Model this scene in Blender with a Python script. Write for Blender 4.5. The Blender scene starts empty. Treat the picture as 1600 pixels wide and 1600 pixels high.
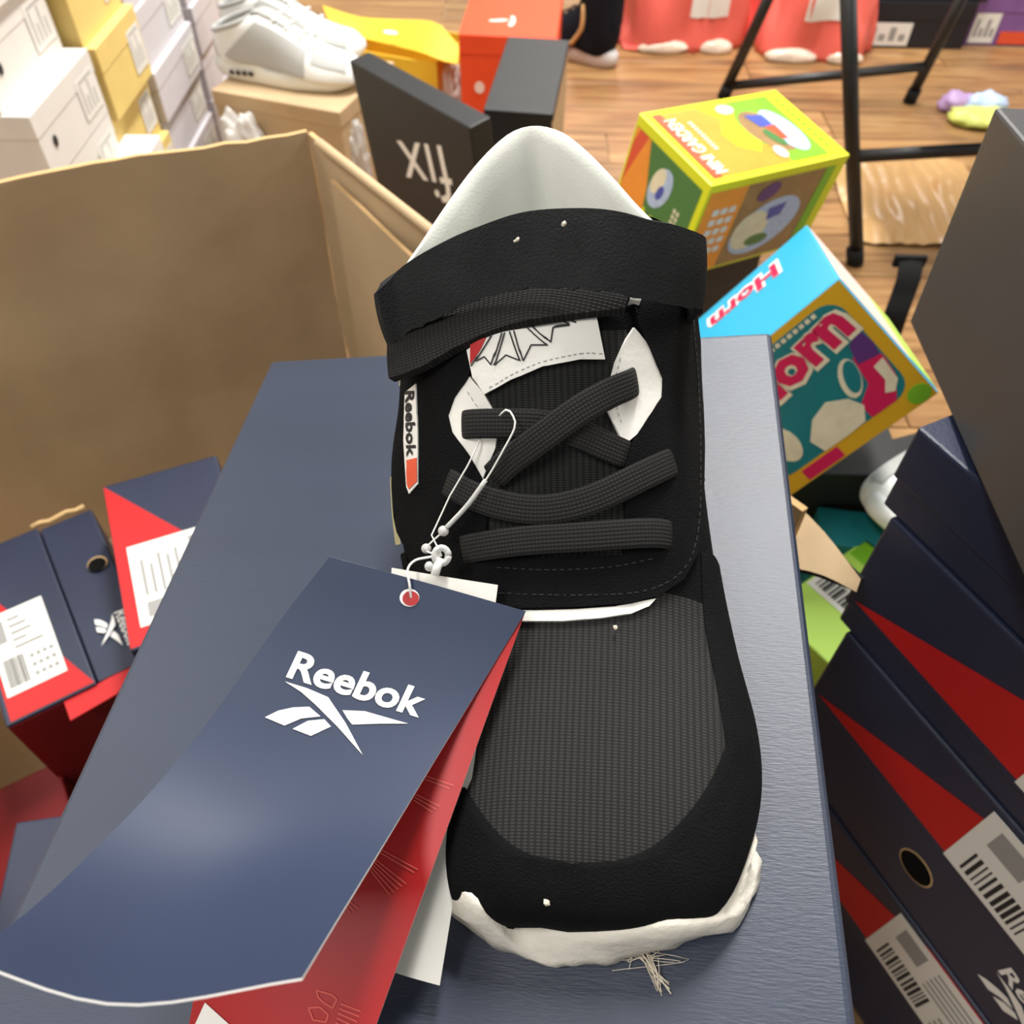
import bpy, bmesh, math, random
from mathutils import Vector, Matrix, noise
from mathutils.bvhtree import BVHTree
from mathutils.geometry import delaunay_2d_cdt

random.seed(7)
SC = bpy.context.scene
COL = SC.collection
V = Vector

# ------------------------------------------------------------------ camera
F = 1300.0                      # focal length in pixels of a 1600 px frame
H = 0.9                         # camera height above the floor
RW = Matrix(((0.999834752, -0.0181788137, 0.0),
             (0.0138765001, 0.763207504, -0.646004449),
             (0.0117435945, 0.645897698, 0.763333643)))      # camera -> world
RL = Matrix(((0.9786824, 0.01556936, 0.20478858),
             (0.12016174, 0.76524058, -0.63243024),
             (-0.16655907, 0.64355609, 0.74705665)))         # camera -> shoe box lid frame
CW = V((0, 0, H))
HL = 0.295                      # camera height above the lid
CL = V((0, 0, HL))
cam_d = bpy.data.cameras.new('camera')
cam = bpy.data.objects.new('camera', cam_d)
COL.objects.link(cam)
cam.matrix_world = Matrix.Translation(CW) @ RW.to_4x4()
cam_d.sensor_width = 36
cam_d.lens = F / 1600 * 36
cam_d.clip_start = 0.02
cam_d.dof.use_dof = True
cam_d.dof.focus_distance = 0.29
cam_d.dof.aperture_fstop = 16
SC.camera = cam

# ------------------------------------------------------------------ world, lights, exposure
SC.view_settings.view_transform = 'Standard'
SC.view_settings.look = 'None'
SC.view_settings.gamma = 1
SC.view_settings.use_curve_mapping = False
SC.view_settings.exposure = 0.14
wd = bpy.data.worlds.new('room_ambience')
SC.world = wd
wd.use_nodes = True
wd.node_tree.nodes['Background'].inputs[0].default_value = (1.0, 0.97, 0.93, 1)
wd.node_tree.nodes['Background'].inputs[1].default_value = 0.29


def area(name, loc, sx, sy, power, col=(1, 0.975, 0.94)):
    l = bpy.data.lights.new(name, 'AREA')
    l.shape = 'RECTANGLE'
    l.size, l.size_y, l.energy, l.color = sx, sy, power, col
    o = bpy.data.objects.new(name, l)
    COL.objects.link(o)
    o.location = loc
    return o


# rows of long fluorescent strips running away from the camera
area('ceiling_light_key', (0.26, 1.85, 2.75), 0.25, 1.5, 120)
area('ceiling_light_far', (0.40, 4.6, 2.75), 0.30, 1.6, 58)
area('ceiling_light_near', (-1.0, -0.6, 2.75), 0.30, 1.2, 32)
area('ceiling_light_left', (-2.6, 1.45, 2.75), 0.22, 2.3, 38)
area('ceiling_light_right', (3.1, 1.45, 2.75), 0.22, 2.3, 60)


# ------------------------------------------------------------------ projection helpers
def wray(px, py):
    return RW @ V(((px - 800) / F, -(py - 800) / F, -1))


def Wz(px, py, z):
    v = wray(px, py)
    return CW + v * ((z - H) / v.z)


def Wd(px, py, d):
    return CW + wray(px, py) * d


def lray(px, py):
    return RL @ V(((px - 800) / F, -(py - 800) / F, -1))


def Lz(px, py, z):
    v = lray(px, py)
    return CL + v * ((z - HL) / v.z)


def Ld(px, py, d):
    return CL + lray(px, py) * d


ML = Matrix.Translation(CW) @ (RW @ RL.transposed()).to_4x4() @ Matrix.Translation(-CL)


# ------------------------------------------------------------------ materials
def nodes(m):
    return m.node_tree.nodes, m.node_tree.links


def mat(name, col, rough=0.6, spec=0.5, metal=0.0, bump=0.0, bscale=200.0, var=0.0, vscale=20.0,
        trans=0.0, sheen=0.0, alpha=1.0, stretch=None, sss=0.0, detail=3):
    m = bpy.data.materials.new(name)
    m.use_nodes = True
    N, Lk = nodes(m)
    b = N['Principled BSDF']
    b.inputs['Base Color'].default_value = (*col, 1)
    b.inputs['Roughness'].default_value = rough
    b.inputs['Specular IOR Level'].default_value = spec
    b.inputs['Metallic'].default_value = metal
    b.inputs['Transmission Weight'].default_value = trans
    b.inputs['Sheen Weight'].default_value = sheen
    b.inputs['Alpha'].default_value = alpha
    if sss:
        b.inputs['Subsurface Weight'].default_value = sss
        b.inputs['Subsurface Scale'].default_value = 0.005
    tc = N.new('ShaderNodeTexCoord')
    src = tc.outputs['Object']
    if stretch:
        mp = N.new('ShaderNodeMapping')
        mp.inputs['Scale'].default_value = stretch
        Lk.new(src, mp.inputs['Vector'])
        src = mp.outputs[0]
    if bump:
        n = N.new('ShaderNodeTexNoise')
        n.inputs['Scale'].default_value = bscale
        n.inputs['Detail'].default_value = detail
        Lk.new(src, n.inputs['Vector'])
        bp = N.new('ShaderNodeBump')
        bp.inputs['Strength'].default_value = bump
        bp.inputs['Distance'].default_value = 0.002
        Lk.new(n.outputs['Fac'], bp.inputs['Height'])
        Lk.new(bp.outputs[0], b.inputs['Normal'])
    if var:
        n = N.new('ShaderNodeTexNoise')
        n.inputs['Scale'].default_value = vscale
        n.inputs['Detail'].default_value = 5
        Lk.new(src, n.inputs['Vector'])
        r = N.new('ShaderNodeMapRange')
        r.inputs[1].default_value = 0.3
        r.inputs[2].default_value = 0.7
        r.inputs[3].default_value = 1 - var
        r.inputs[4].default_value = 1 + var
        Lk.new(n.outputs['Fac'], r.inputs[0])
        mx = N.new('ShaderNodeVectorMath')
        mx.operation = 'SCALE'
        mx.inputs[0].default_value = col
        Lk.new(r.outputs[0], mx.inputs['Scale'])
        Lk.new(mx.outputs[0], b.inputs['Base Color'])
    return m


def srgb(r, g, b):
    f = lambda c: (c / 255 / 12.92) if c / 255 <= 0.04045 else ((c / 255 + 0.055) / 1.055) ** 2.4
    return (f(r), f(g), f(b))


def weave_mat(name, c0, c1, pu, pv, bump=0.5, rough=0.85, spec=0.25):
    """woven grid in metres along the UV map of the part"""
    m = bpy.data.materials.new(name)
    m.use_nodes = True
    N, Lk = nodes(m)
    b = N['Principled BSDF']
    b.inputs['Roughness'].default_value = rough
    b.inputs['Specular IOR Level'].default_value = spec
    uv = N.new('ShaderNodeUVMap')
    sep = N.new('ShaderNodeSeparateXYZ')
    Lk.new(uv.outputs[0], sep.inputs[0])

    def wave(sock, period):
        a = N.new('ShaderNodeMath')
        a.operation = 'MULTIPLY'
        a.inputs[1].default_value = 2 * math.pi / period
        Lk.new(sock, a.inputs[0])
        s = N.new('ShaderNodeMath')
        s.operation = 'SINE'
        Lk.new(a.outputs[0], s.inputs[0])
        q = N.new('ShaderNodeMath')
        q.operation = 'MULTIPLY_ADD'
        q.inputs[1].default_value = 0.5
        q.inputs[2].default_value = 0.5
        Lk.new(s.outputs[0], q.inputs[0])
        return q.outputs[0]
    wu, wv = wave(sep.outputs[0], pu), wave(sep.outputs[1], pv)
    mul = N.new('ShaderNodeMath')
    mul.operation = 'MULTIPLY'
    p = N.new('ShaderNodeMath')
    p.operation = 'POWER'
    p.inputs[1].default_value = 0.6
    Lk.new(wu, p.inputs[0])
    p2 = N.new('ShaderNodeMath')
    p2.operation = 'POWER'
    p2.inputs[1].default_value = 0.35
    Lk.new(wv, p2.inputs[0])
    Lk.new(p.outputs[0], mul.inputs[0])
    Lk.new(p2.outputs[0], mul.inputs[1])
    mx = N.new('ShaderNodeMix')
    mx.data_type = 'RGBA'
    mx.inputs[6].default_value = (*c0, 1)
    mx.inputs[7].default_value = (*c1, 1)
    Lk.new(mul.outputs[0], mx.inputs[0])
    Lk.new(mx.outputs[2], b.inputs['Base Color'])
    bp = N.new('ShaderNodeBump')
    bp.inputs['Strength'].default_value = bump
    bp.inputs['Distance'].default_value = 0.0006
    Lk.new(mul.outputs[0], bp.inputs['Height'])
    Lk.new(bp.outputs[0], b.inputs['Normal'])
    return m


M = {}
M['navy'] = mat('navy_box_board', srgb(35, 42, 64), 0.42, 0.5, bump=0.15, bscale=900, var=0.12, vscale=12)
M['navy_lid'] = mat('navy_textured_lid_board', srgb(34, 44, 64), 0.45, 0.62, bump=0.10, bscale=1.0, var=0.1, vscale=0.02,
                    stretch=(260, 1500, 700))
M['dark_navy'] = mat('dark_navy_board', srgb(24, 26, 34), 0.45, 0.45, var=0.1)
M['red'] = mat('red_print', srgb(186, 26, 28), 0.5, 0.4, var=0.06)
M['shaded_red'] = mat('shaded_red_board', srgb(120, 16, 18), 0.55, 0.35, var=0.08)  # red board darkened to paint in the shade deep in the carton
M['red_page'] = mat('red_tag_paper', srgb(168, 24, 26), 0.40, 0.5)
M['navy_page'] = mat('navy_tag_paper', srgb(38, 50, 76), 0.55, 0.45)
M['white'] = mat('white_print', srgb(236, 234, 228), 0.5, 0.4)
M['paper'] = mat('white_paper', srgb(226, 224, 216), 0.7, 0.3)
M['ink'] = mat('black_ink', srgb(40, 40, 42), 0.6, 0.3)
M['grey_ink'] = mat('grey_ink', srgb(150, 149, 146), 0.6, 0.3)
M['pale_ink'] = mat('pale_grey_ink', srgb(186, 184, 180), 0.6, 0.3)
M['hole'] = mat('dark_hole', (0.004, 0.004, 0.004), 0.9, 0.1)
M['kraft'] = mat('kraft_cardboard', srgb(192, 166, 130), 0.75, 0.25, bump=0.25, bscale=60, var=0.09, vscale=9)
M['kraft_edge'] = mat('cardboard_edge', srgb(205, 170, 120), 0.85, 0.2, bump=0.5, bscale=300)
M['white_board'] = mat('white_box_board', srgb(222, 219, 213), 0.55, 0.4, var=0.03)
M['lav_board'] = mat('pale_lavender_board', srgb(205, 201, 205), 0.55, 0.4, var=0.03)
M['yellow_board'] = mat('pale_yellow_board', srgb(226, 199, 122), 0.5, 0.4, var=0.04)
M['yellow_card'] = mat('yellow_card', srgb(232, 190, 52), 0.5, 0.4, var=0.08, vscale=15)
M['orange'] = mat('orange_red_board', srgb(226, 74, 34), 0.5, 0.4, var=0.04)
M['black_board'] = mat('black_box_board', srgb(38, 38, 39), 0.5, 0.4, var=0.06)
M['grey_board'] = mat('charcoal_box_board', srgb(66, 66, 68), 0.42, 0.5, var=0.05)
M['suede'] = mat('black_suede', srgb(17, 17, 18), 0.95, 0.12, bump=0.55, bscale=1400, var=0.25, vscale=60, sheen=0.0, detail=4)
M['strap_suede'] = mat('charcoal_suede', srgb(46, 47, 48), 0.95, 0.12, bump=0.5, bscale=1200, var=0.2, vscale=40)
M['leather_black'] = mat('black_leather', srgb(26, 26, 27), 0.6, 0.3, bump=0.2, bscale=700)
M['lining'] = mat('off_white_lining', srgb(226, 228, 218), 0.8, 0.2, bump=0.1, bscale=900)
M['white_leather'] = mat('white_leather', srgb(240, 238, 230), 0.55, 0.35, bump=0.08, bscale=500)
M['cream_rubber'] = mat('cream_rubber', srgb(238, 232, 218), 0.6, 0.4, bump=0.35, bscale=220, var=0.05, vscale=90)
M['sole_edge'] = mat('yellowed_sole_edge', srgb(226, 212, 160), 0.6, 0.3)
M['vamp'] = weave_mat('dark_mesh_fabric', srgb(28, 28, 28), srgb(56, 55, 53), 0.0021, 0.0010, 0.4)
M['tongue'] = weave_mat('tongue_mesh_fabric', srgb(20, 20, 21), srgb(50, 50, 49), 0.0022, 0.0011, 0.6)
M['lace'] = weave_mat('black_lace_weave', srgb(26, 26, 26), srgb(46, 45, 44), 0.0013, 0.0013, 0.5)
M['knit'] = weave_mat('black_knit_band', srgb(14, 14, 15), srgb(40, 39, 38), 0.0018, 0.0013, 0.9)
M['stitch'] = mat('black_stitching', srgb(54, 54, 54), 0.9, 0.2)
M['clear'] = mat('clear_plastic', (0.86, 0.86, 0.84), 0.18, 0.6, trans=0.45)
M['lint'] = mat('pale_lint', srgb(216, 206, 188), 0.9, 0.1)
M['steel'] = mat('black_painted_steel', srgb(26, 25, 25), 0.45, 0.5)
M['rubber'] = mat('black_rubber', srgb(18, 18, 18), 0.8, 0.3)
M['red_plastic'] = mat('coral_plastic_film', srgb(228, 104, 92), 0.3, 0.5, bump=0.4, bscale=25, var=0.08, vscale=8)
M['pale_plastic'] = mat('clear_wrinkled_film', srgb(216, 188, 140), 0.25, 0.6, trans=0.6, bump=0.3, bscale=60)
M['bag_shoe'] = mat('pale_shoe_in_film', srgb(214, 196, 176), 0.3, 0.5, var=0.2, vscale=30)
M['film'] = mat('clear_plastic_wrap', srgb(226, 222, 216), 0.25, 0.6, trans=0.35)
M['silver'] = mat('white_sneaker_leather', srgb(226, 227, 222), 0.5, 0.4)
M['silver_mesh'] = mat('grey_sneaker_mesh', srgb(176, 176, 172), 0.7, 0.3, bump=0.4, bscale=900)
M['sock'] = mat('dark_navy_knit', srgb(23, 25, 32), 0.9, 0.15, bump=0.4, bscale=500)
M['pale_sole'] = mat('pale_grey_sole', srgb(200, 199, 196), 0.6, 0.3)
M['tan'] = mat('tan_stripe', srgb(204, 160, 104), 0.6, 0.3)
M['lime'] = mat('lime_yellow_print', srgb(224, 228, 34), 0.4, 0.5)
M['art_orange'] = mat('orange_print', srgb(240, 150, 50), 0.4, 0.5, var=0.08, vscale=25)
M['art_red'] = mat('red_orange_print', srgb(222, 84, 50), 0.4, 0.5)
M['art_green'] = mat('green_print', srgb(122, 184, 40), 0.4, 0.5, var=0.1, vscale=30)
M['art_darkgreen'] = mat('dark_green_print', srgb(72, 122, 62), 0.4, 0.5)
M['art_blue'] = mat('pale_blue_print', srgb(176, 196, 226), 0.4, 0.5, var=0.12, vscale=160)
M['art_deep_blue'] = mat('deep_blue_print', srgb(70, 84, 172), 0.4, 0.5)
M['art_brown'] = mat('brown_print', srgb(152, 120, 76), 0.4, 0.5, var=0.15, vscale=60)
M['art_pink'] = mat('pale_pink_print', srgb(232, 206, 198), 0.4, 0.5)
M['cyan'] = mat('bright_blue_board', srgb(44, 168, 208), 0.4, 0.5)
M['teal'] = mat('teal_print', srgb(30, 120, 126), 0.4, 0.5, var=0.08, vscale=30)
M['toy_yellow'] = mat('golden_yellow_board', srgb(216, 168, 34), 0.4, 0.5)
M['magenta'] = mat('magenta_print', srgb(206, 32, 84), 0.4, 0.5)
M['purple'] = mat('purple_print', srgb(92, 52, 116), 0.4, 0.5)
M['cream'] = mat('cream_print', srgb(226, 218, 188), 0.4, 0.5, var=0.1, vscale=60)
M['bright_green'] = mat('bright_green_board', srgb(178, 218, 92), 0.45, 0.4)
M['violet_board'] = mat('violet_board', srgb(126, 88, 146), 0.5, 0.4, var=0.15)


# ------------------------------------------------------------------ mesh helpers
def setp(o, label=None, cat=None, group=None, kind=None):
    if label:
        o['label'] = label
    if cat:
        o['category'] = cat
    if group:
        o['group'] = group
    if kind:
        o['kind'] = kind
    return o


def empty(name, mw, label, cat, group=None):
    o = bpy.data.objects.new(name, None)
    o.empty_display_size = 0.05
    COL.objects.link(o)
    o.matrix_world = mw
    return setp(o, label, cat, group)


def mesh_obj(name, verts, faces, m, parent=None, smooth=False, uvs=None, mats=None, fmats=None):
    me = bpy.data.meshes.new(name)
    me.from_pydata([tuple(v) for v in verts], [], [tuple(f) for f in faces])
    for mm in (mats or [m]):
        me.materials.append(mm)
    if fmats:
        for p, i in zip(me.polygons, fmats):
            p.material_index = i
    if smooth:
        me.polygons.foreach_set('use_smooth', [True] * len(me.polygons))
    if uvs:
        ul = me.uv_layers.new(name='UVMap')
        for lp in me.loops:
            ul.data[lp.index].uv = uvs[lp.vertex_index]
    me.update()
    o = bpy.data.objects.new(name, me)
    COL.objects.link(o)
    if parent:
        o.parent = parent
    return o


def fix_normals(o):
    bm = bmesh.new()
    bm.from_mesh(o.data)
    bmesh.ops.recalc_face_normals(bm, faces=bm.faces)
    bm.to_mesh(o.data)
    bm.free()
    return o


def sharpen(o, ang=0.7):
    bm = bmesh.new()
    bm.from_mesh(o.data)
    for e in bm.edges:
        if len(e.link_faces) == 2 and (e.link_faces[0].material_index != e.link_faces[1].material_index or e.link_faces[0].normal.angle(e.link_faces[1].normal, 0) > ang):
            e.smooth = False
    bm.to_mesh(o.data)
    bm.free()
    return o


def rbox(name, size, center, m, parent=None, bev=0.0015, seg=2):
    bm = bmesh.new()
    bmesh.ops.create_cube(bm, size=1)
    bmesh.ops.scale(bm, vec=size, verts=bm.verts)
    bmesh.ops.translate(bm, vec=center, verts=bm.verts)
    if bev:
        bmesh.ops.bevel(bm, geom=bm.edges[:] + bm.verts[:], offset=bev, segments=seg, affect='EDGES', profile=0.5)
    me = bpy.data.meshes.new(name)
    bm.to_mesh(me)
    bm.free()
    me.materials.append(m)
    o = bpy.data.objects.new(name, me)
    COL.objects.link(o)
    if parent:
        o.parent = parent
    return o


def cdt(outline, step):
    pts = []
    n = len(outline)
    for i in range(n):
        a, b = V(outline[i][:2]), V(outline[(i + 1) % n][:2])
        k = max(1, int((b - a).length / step)) if step else 1
        for j in range(k):
            pts.append(a.lerp(b, j / k))
    nb = len(pts)
    if step:
        xs = [p.x for p in pts]
        ys = [p.y for p in pts]
        x = min(xs) + step * 0.53
        while x < max(xs):
            y = min(ys) + step * 0.47
            while y < max(ys):
                pts.append(V((x, y)))
                y += step
            x += step
    r = delaunay_2d_cdt(pts, [], [list(range(nb))], 1, 1e-7)
    vs, fs = r[0], [list(f) for f in r[2]]
    used = sorted({i for f in fs for i in f})
    mp = {u: i for i, u in enumerate(used)}
    return [vs[u] for u in used], [[mp[i] for i in f] for f in fs]


def solid(top, tris, lower):
    """closed-side slab: top verts, triangles, lower position of each vertex"""
    cnt = {}
    for f in tris:
        for a, b in zip(f, f[1:] + f[:1]):
            k = (min(a, b), max(a, b))
            cnt.setdefault(k, []).append((a, b))
    verts = list(top)
    faces = [list(f) for f in tris]
    low = {}
    for k, l in cnt.items():
        if len(l) == 1:
            a, b = l[0]
            for i in (a, b):
                if i not in low:
                    low[i] = len(verts)
                    verts.append(lower[i])
            faces.append([b, a, low[a], low[b]])
    return verts, faces


_text_cache = {}


def text_tris(s, bold=0.0, res=2):
    """triangles of a word in em units, baseline at 0"""
    key = (s, bold, res)
    if key in _text_cache:
        return _text_cache[key]
    c = bpy.data.curves.new('t', 'FONT')
    c.body = s
    c.offset = bold
    c.resolution_u = res
    o = bpy.data.objects.new('t', c)
    COL.objects.link(o)
    bpy.context.view_layer.update()
    me = bpy.data.meshes.new_from_object(o.evaluated_get(bpy.context.evaluated_depsgraph_get()))
    bm = bmesh.new()
    bm.from_mesh(me)
    bmesh.ops.triangulate(bm, faces=bm.faces)
    vs = [v.co.xy for v in bm.verts]
    bm.verts.index_update()
    fs = [[v.index for v in f.verts] for f in bm.faces]
    bm.free()
    bpy.data.objects.remove(o)
    bpy.data.curves.remove(c)
    bpy.data.meshes.remove(me)
    x0 = min(v.x for v in vs)
    x1 = max(v.x for v in vs)
    y1 = max(v.y for v in vs)
    vs = [V(((v.x - x0) / (x1 - x0), v.y / y1)) for v in vs]   # width 1, tallest letter 1
    _text_cache[key] = (vs, fs)
    return vs, fs


def face_frame(face, d):
    """maps (u right, v up, n out) on a face of a box of size d standing on z=0 to local space"""
    x, y, z = d[0] / 2, d[1] / 2, d[2]
    return {
        '-x': Matrix(((0, 0, -1, -x), (-1, 0, 0, 0), (0, 1, 0, z / 2), (0, 0, 0, 1))),
        '+x': Matrix(((0, 0, 1, x), (1, 0, 0, 0), (0, 1, 0, z / 2), (0, 0, 0, 1))),
        '-y': Matrix(((1, 0, 0, 0), (0, 0, -1, -y), (0, 1, 0, z / 2), (0, 0, 0, 1))),
        '+y': Matrix(((-1, 0, 0, 0), (0, 0, 1, y), (0, 1, 0, z / 2), (0, 0, 0, 1))),
        '+z': Matrix(((1, 0, 0, 0), (0, 1, 0, 0), (0, 0, 1, z), (0, 0, 0, 1))),
    }[face]


def plate(name, poly, fr, m, parent, off=0.0003, thick=0.0003, label=None):
    vs, fs = cdt(poly, 0)
    top = [fr @ V((p.x, p.y, off)) for p in vs]
    lo = [fr @ V((p.x, p.y, off - thick)) for p in vs]
    verts, faces = solid(top, fs, lo)
    o = mesh_obj(name, verts, faces, m, parent)
    if label:
        o['label'] = label
    return o


def rect(u0, v0, u1, v1):
    return [(u0, v0), (u1, v0), (u1, v1), (u0, v1)]


def ellipse(cu, cv, ru, rv, n=20, a=0.0):
    ca, sa = math.cos(a), math.sin(a)
    return [(cu + ru * math.cos(t) * ca - rv * math.sin(t) * sa, cv + ru * math.cos(t) * sa + rv * math.sin(t) * ca)
            for t in (2 * math.pi * i / n for i in range(n))]


def rrect(u0, v0, u1, v1, r, n=5):
    out = []
    for cx, cy, a0 in ((u1 - r, v1 - r, 0), (u0 + r, v1 - r, 90), (u0 + r, v0 + r, 180), (u1 - r, v0 + r, 270)):
        for i in range(n + 1):
            a = math.radians(a0 + 90 * i / n)
            out.append((cx + r * math.cos(a), cy + r * math.sin(a)))
    return out


def quads(name, rects, fr, m, parent, off, skew=None):
    """many small printed bars as one print"""
    vs, fs = [], []
    for r in rects:
        k = len(vs)
        for p in (rect(*r) if len(r) == 4 and not isinstance(r[0], tuple) else r):
            vs.append(fr @ V((p[0], p[1], off)))
        fs.append(list(range(k, len(vs))))
    return mesh_obj(name, vs, fs, m, parent)


def word(name, s, fr, u0, v0, w, h, m, parent, off=0.0006, bold=0.0, ang=0.0, shear=0.0):
    vs, fs = text_tris(s, bold)
    R2 = Matrix.Rotation(ang, 2)
    out = []
    for p in vs:
        q = R2 @ V((p.x * w + p.y * h * shear, p.y * h))
        out.append(fr @ V((u0 + q.x, v0 + q.y, off)))
    return mesh_obj(name, out, fs, m, parent)


# emblem of the navy boxes and tag, in units of the word's width (x) with the word's baseline at y=0
EMB_PX = [[(285, 683), (400, 718), (510, 765), (600, 898), (690, 1067), (560, 920), (440, 800), (370, 738)],
          [(585, 833), (700, 838), (925, 903), (780, 903), (635, 908), (610, 876)],
          [(180, 870), (250, 835), (330, 818), (412, 815), (470, 865), (370, 876), (283, 913)],
          [(325, 930), (405, 888), (490, 880), (525, 918), (420, 967)]]
WO, WU, WVv = V((292, 655)), V((692, 212)), V((62, -132))        # word frame on the photographed tag crop


def emb_uv():
    det = WU.x * WVv.y - WU.y * WVv.x
    res = []
    for poly in EMB_PX:
        out = []
        for p in poly:
            q = V(p) - WO
            out.append(((q.x * WVv.y - q.y * WVv.x) / det, (WU.x * q.y - WU.y * q.x) / det))
        res.append(out)
    return res


EMB = emb_uv()


def brand_logo(fr, u0, v0, w, h, ang, m, parent, off=0.0006):
    """word with the emblem under it, one flat print"""
    R2 = Matrix.Rotation(ang, 2)
    verts, faces = [], []
    vs, fs = text_tris('Reebok', 0.02)
    for p in vs:
        q = R2 @ V((p.x * w + p.y * h * 0.1, p.y * h))
        verts.append(fr @ V((u0 + q.x, v0 + q.y, off)))
    faces += [list(f) for f in fs]
    for poly in EMB:
        k = len(verts)
        pv, pf = cdt(poly, 0)
        for p in pv:
            q = R2 @ V((p.x * w + p.y * h * 0.1, p.y * h))
            verts.append(fr @ V((u0 + q.x, v0 + q.y, off)))
        faces += [[i + k for i in f] for f in pf]
    return mesh_obj('logo', verts, faces, m, parent)


def sticker(fr, u0, v0, u1, v1, parent, off=0.0008, seed=0, rot=False, m=None):
    """white size sticker with barcode, lines and blocks of print"""
    rnd = random.Random(seed)
    s = plate('sticker', rect(u0, v0, u1, v1), fr, m or M['paper'], parent, off, 0.0006, 'white printed size sticker')
    w, h = u1 - u0, v1 - v0

    def T(a, b, c, d):
        if rot:
            a, b, c, d = 1 - d, a, 1 - b, c
        return (u0 + w * a, v0 + h * b, u0 + w * c, v0 + h * d)
    bars = []
    x = 0.08
    while x < 0.42:
        wd_ = rnd.choice((0.008, 0.014, 0.02))
        bars.append(T(x, 0.08, x + wd_, 0.42))
        x += wd_ + rnd.choice((0.01, 0.016))
    quads('barcode', bars, fr, M['ink'], s, off + 0.0002)
    bl = [T(0.08, 0.62, 0.26, 0.9)]
    y = 0.86
    while y > 0.5:
        bl.append(T(0.34, y, 0.34 + rnd.uniform(0.2, 0.5), y + 0.035))
        y -= 0.09
    for i in range(4):
        for j in range(3):
            bl.append(T(0.52 + 0.11 * i, 0.1 + 0.11 * j, 0.59 + 0.11 * i, 0.15 + 0.11 * j))
    quads('print', bl, fr, M['grey_ink'], s, off + 0.0002)
    return s


def tube(name, pts, r, m, parent=None, n=10, taper=None):
    pts = [V(p) for p in pts]
    vs, fs = [], []
    prev = None
    for i, p in enumerate(pts):
        t = (pts[min(i + 1, len(pts) - 1)] - pts[max(i - 1, 0)]).normalized()
        if prev is None:
            a = t.orthogonal().normalized()
        else:
            a = (prev - t * prev.dot(t)).normalized()
        prev = a
        b = t.cross(a)
        rr = r if taper is None else r * taper[i]
        for j in range(n):
            an = 2 * math.pi * j / n
            vs.append(p + (a * math.cos(an) + b * math.sin(an)) * rr)
    for i in range(len(pts) - 1):
        for j in range(n):
            fs.append([i * n + j, i * n + (j + 1) % n, (i + 1) * n + (j + 1) % n, (i + 1) * n + j])
    fs.append(list(range(n))[::-1])
    fs.append([(len(pts) - 1) * n + j for j in range(n)])
    return mesh_obj(name, vs, fs, m, parent, smooth=True)


def cr(pts, n):
    """Catmull-Rom resample of vectors/tuples to n points"""
    P = [V(p) for p in pts]
    L = [0.0]
    for a, b in zip(P, P[1:]):
        L.append(L[-1] + (b - a).length)
    out = []
    k = 0
    for i in range(n):
        d = L[-1] * i / (n - 1)
        while k < len(P) - 2 and L[k + 1] < d:
            k += 1
        t = (d - L[k]) / max(1e-12, L[k + 1] - L[k])
        p1, p2 = P[k], P[k + 1]
        p0 = P[k - 1] if k else p1 * 2 - p2
        p3 = P[k + 2] if k + 2 < len(P) else p2 * 2 - p1
        out.append(0.5 * ((2 * p1) + (p2 - p0) * t + (2 * p0 - 5 * p1 + 4 * p2 - p3) * t * t + (3 * p1 - p0 - 3 * p2 + p3) * t ** 3))
    return out


def grid_faces(nr, nc, wrap=False, off=0):
    fs = []
    for i in range(nr - 1):
        for j in range(nc if wrap else nc - 1):
            k = (j + 1) % nc
            fs.append([off + i * nc + j, off + i * nc + k, off + (i + 1) * nc + k, off + (i + 1) * nc + j])
    return fs


def sheet(name, rows, thick, mats, parent, smooth=True):
    """thin slab from a grid of points: slots 0 front, 1 back, 2 edge"""
    nr, nc = len(rows), len(rows[0])
    fr, bk = [], []
    for i in range(nr):
        for j in range(nc):
            du = rows[i][min(j + 1, nc - 1)] - rows[i][max(j - 1, 0)]
            dv = rows[min(i + 1, nr - 1)][j] - rows[max(i - 1, 0)][j]
            n = du.cross(dv).normalized()
            fr.append(rows[i][j])
            bk.append(rows[i][j] + n * thick)
    N = nr * nc
    f1 = [f[::-1] for f in grid_faces(nr, nc)]
    f2 = grid_faces(nr, nc, off=N)
    ring = [j for j in range(nc)] + [i * nc + nc - 1 for i in range(1, nr)] + [(nr - 1) * nc + j for j in range(nc - 2, -1, -1)] + [i * nc for i in range(nr - 2, 0, -1)]
    f3 = [[a, b, b + N, a + N] for a, b in zip(ring, ring[1:] + ring[:1])]
    o = mesh_obj(name, fr + bk, f1 + f2 + f3, None, parent, mats=mats, fmats=[0] * len(f1) + [1] * len(f2) + [2] * len(f3))
    if smooth:
        o.data.polygons.foreach_set('use_smooth', [True] * (len(f1) + len(f2)) + [False] * len(f3))
        sharpen(o, 1.2)
    return o


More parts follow.
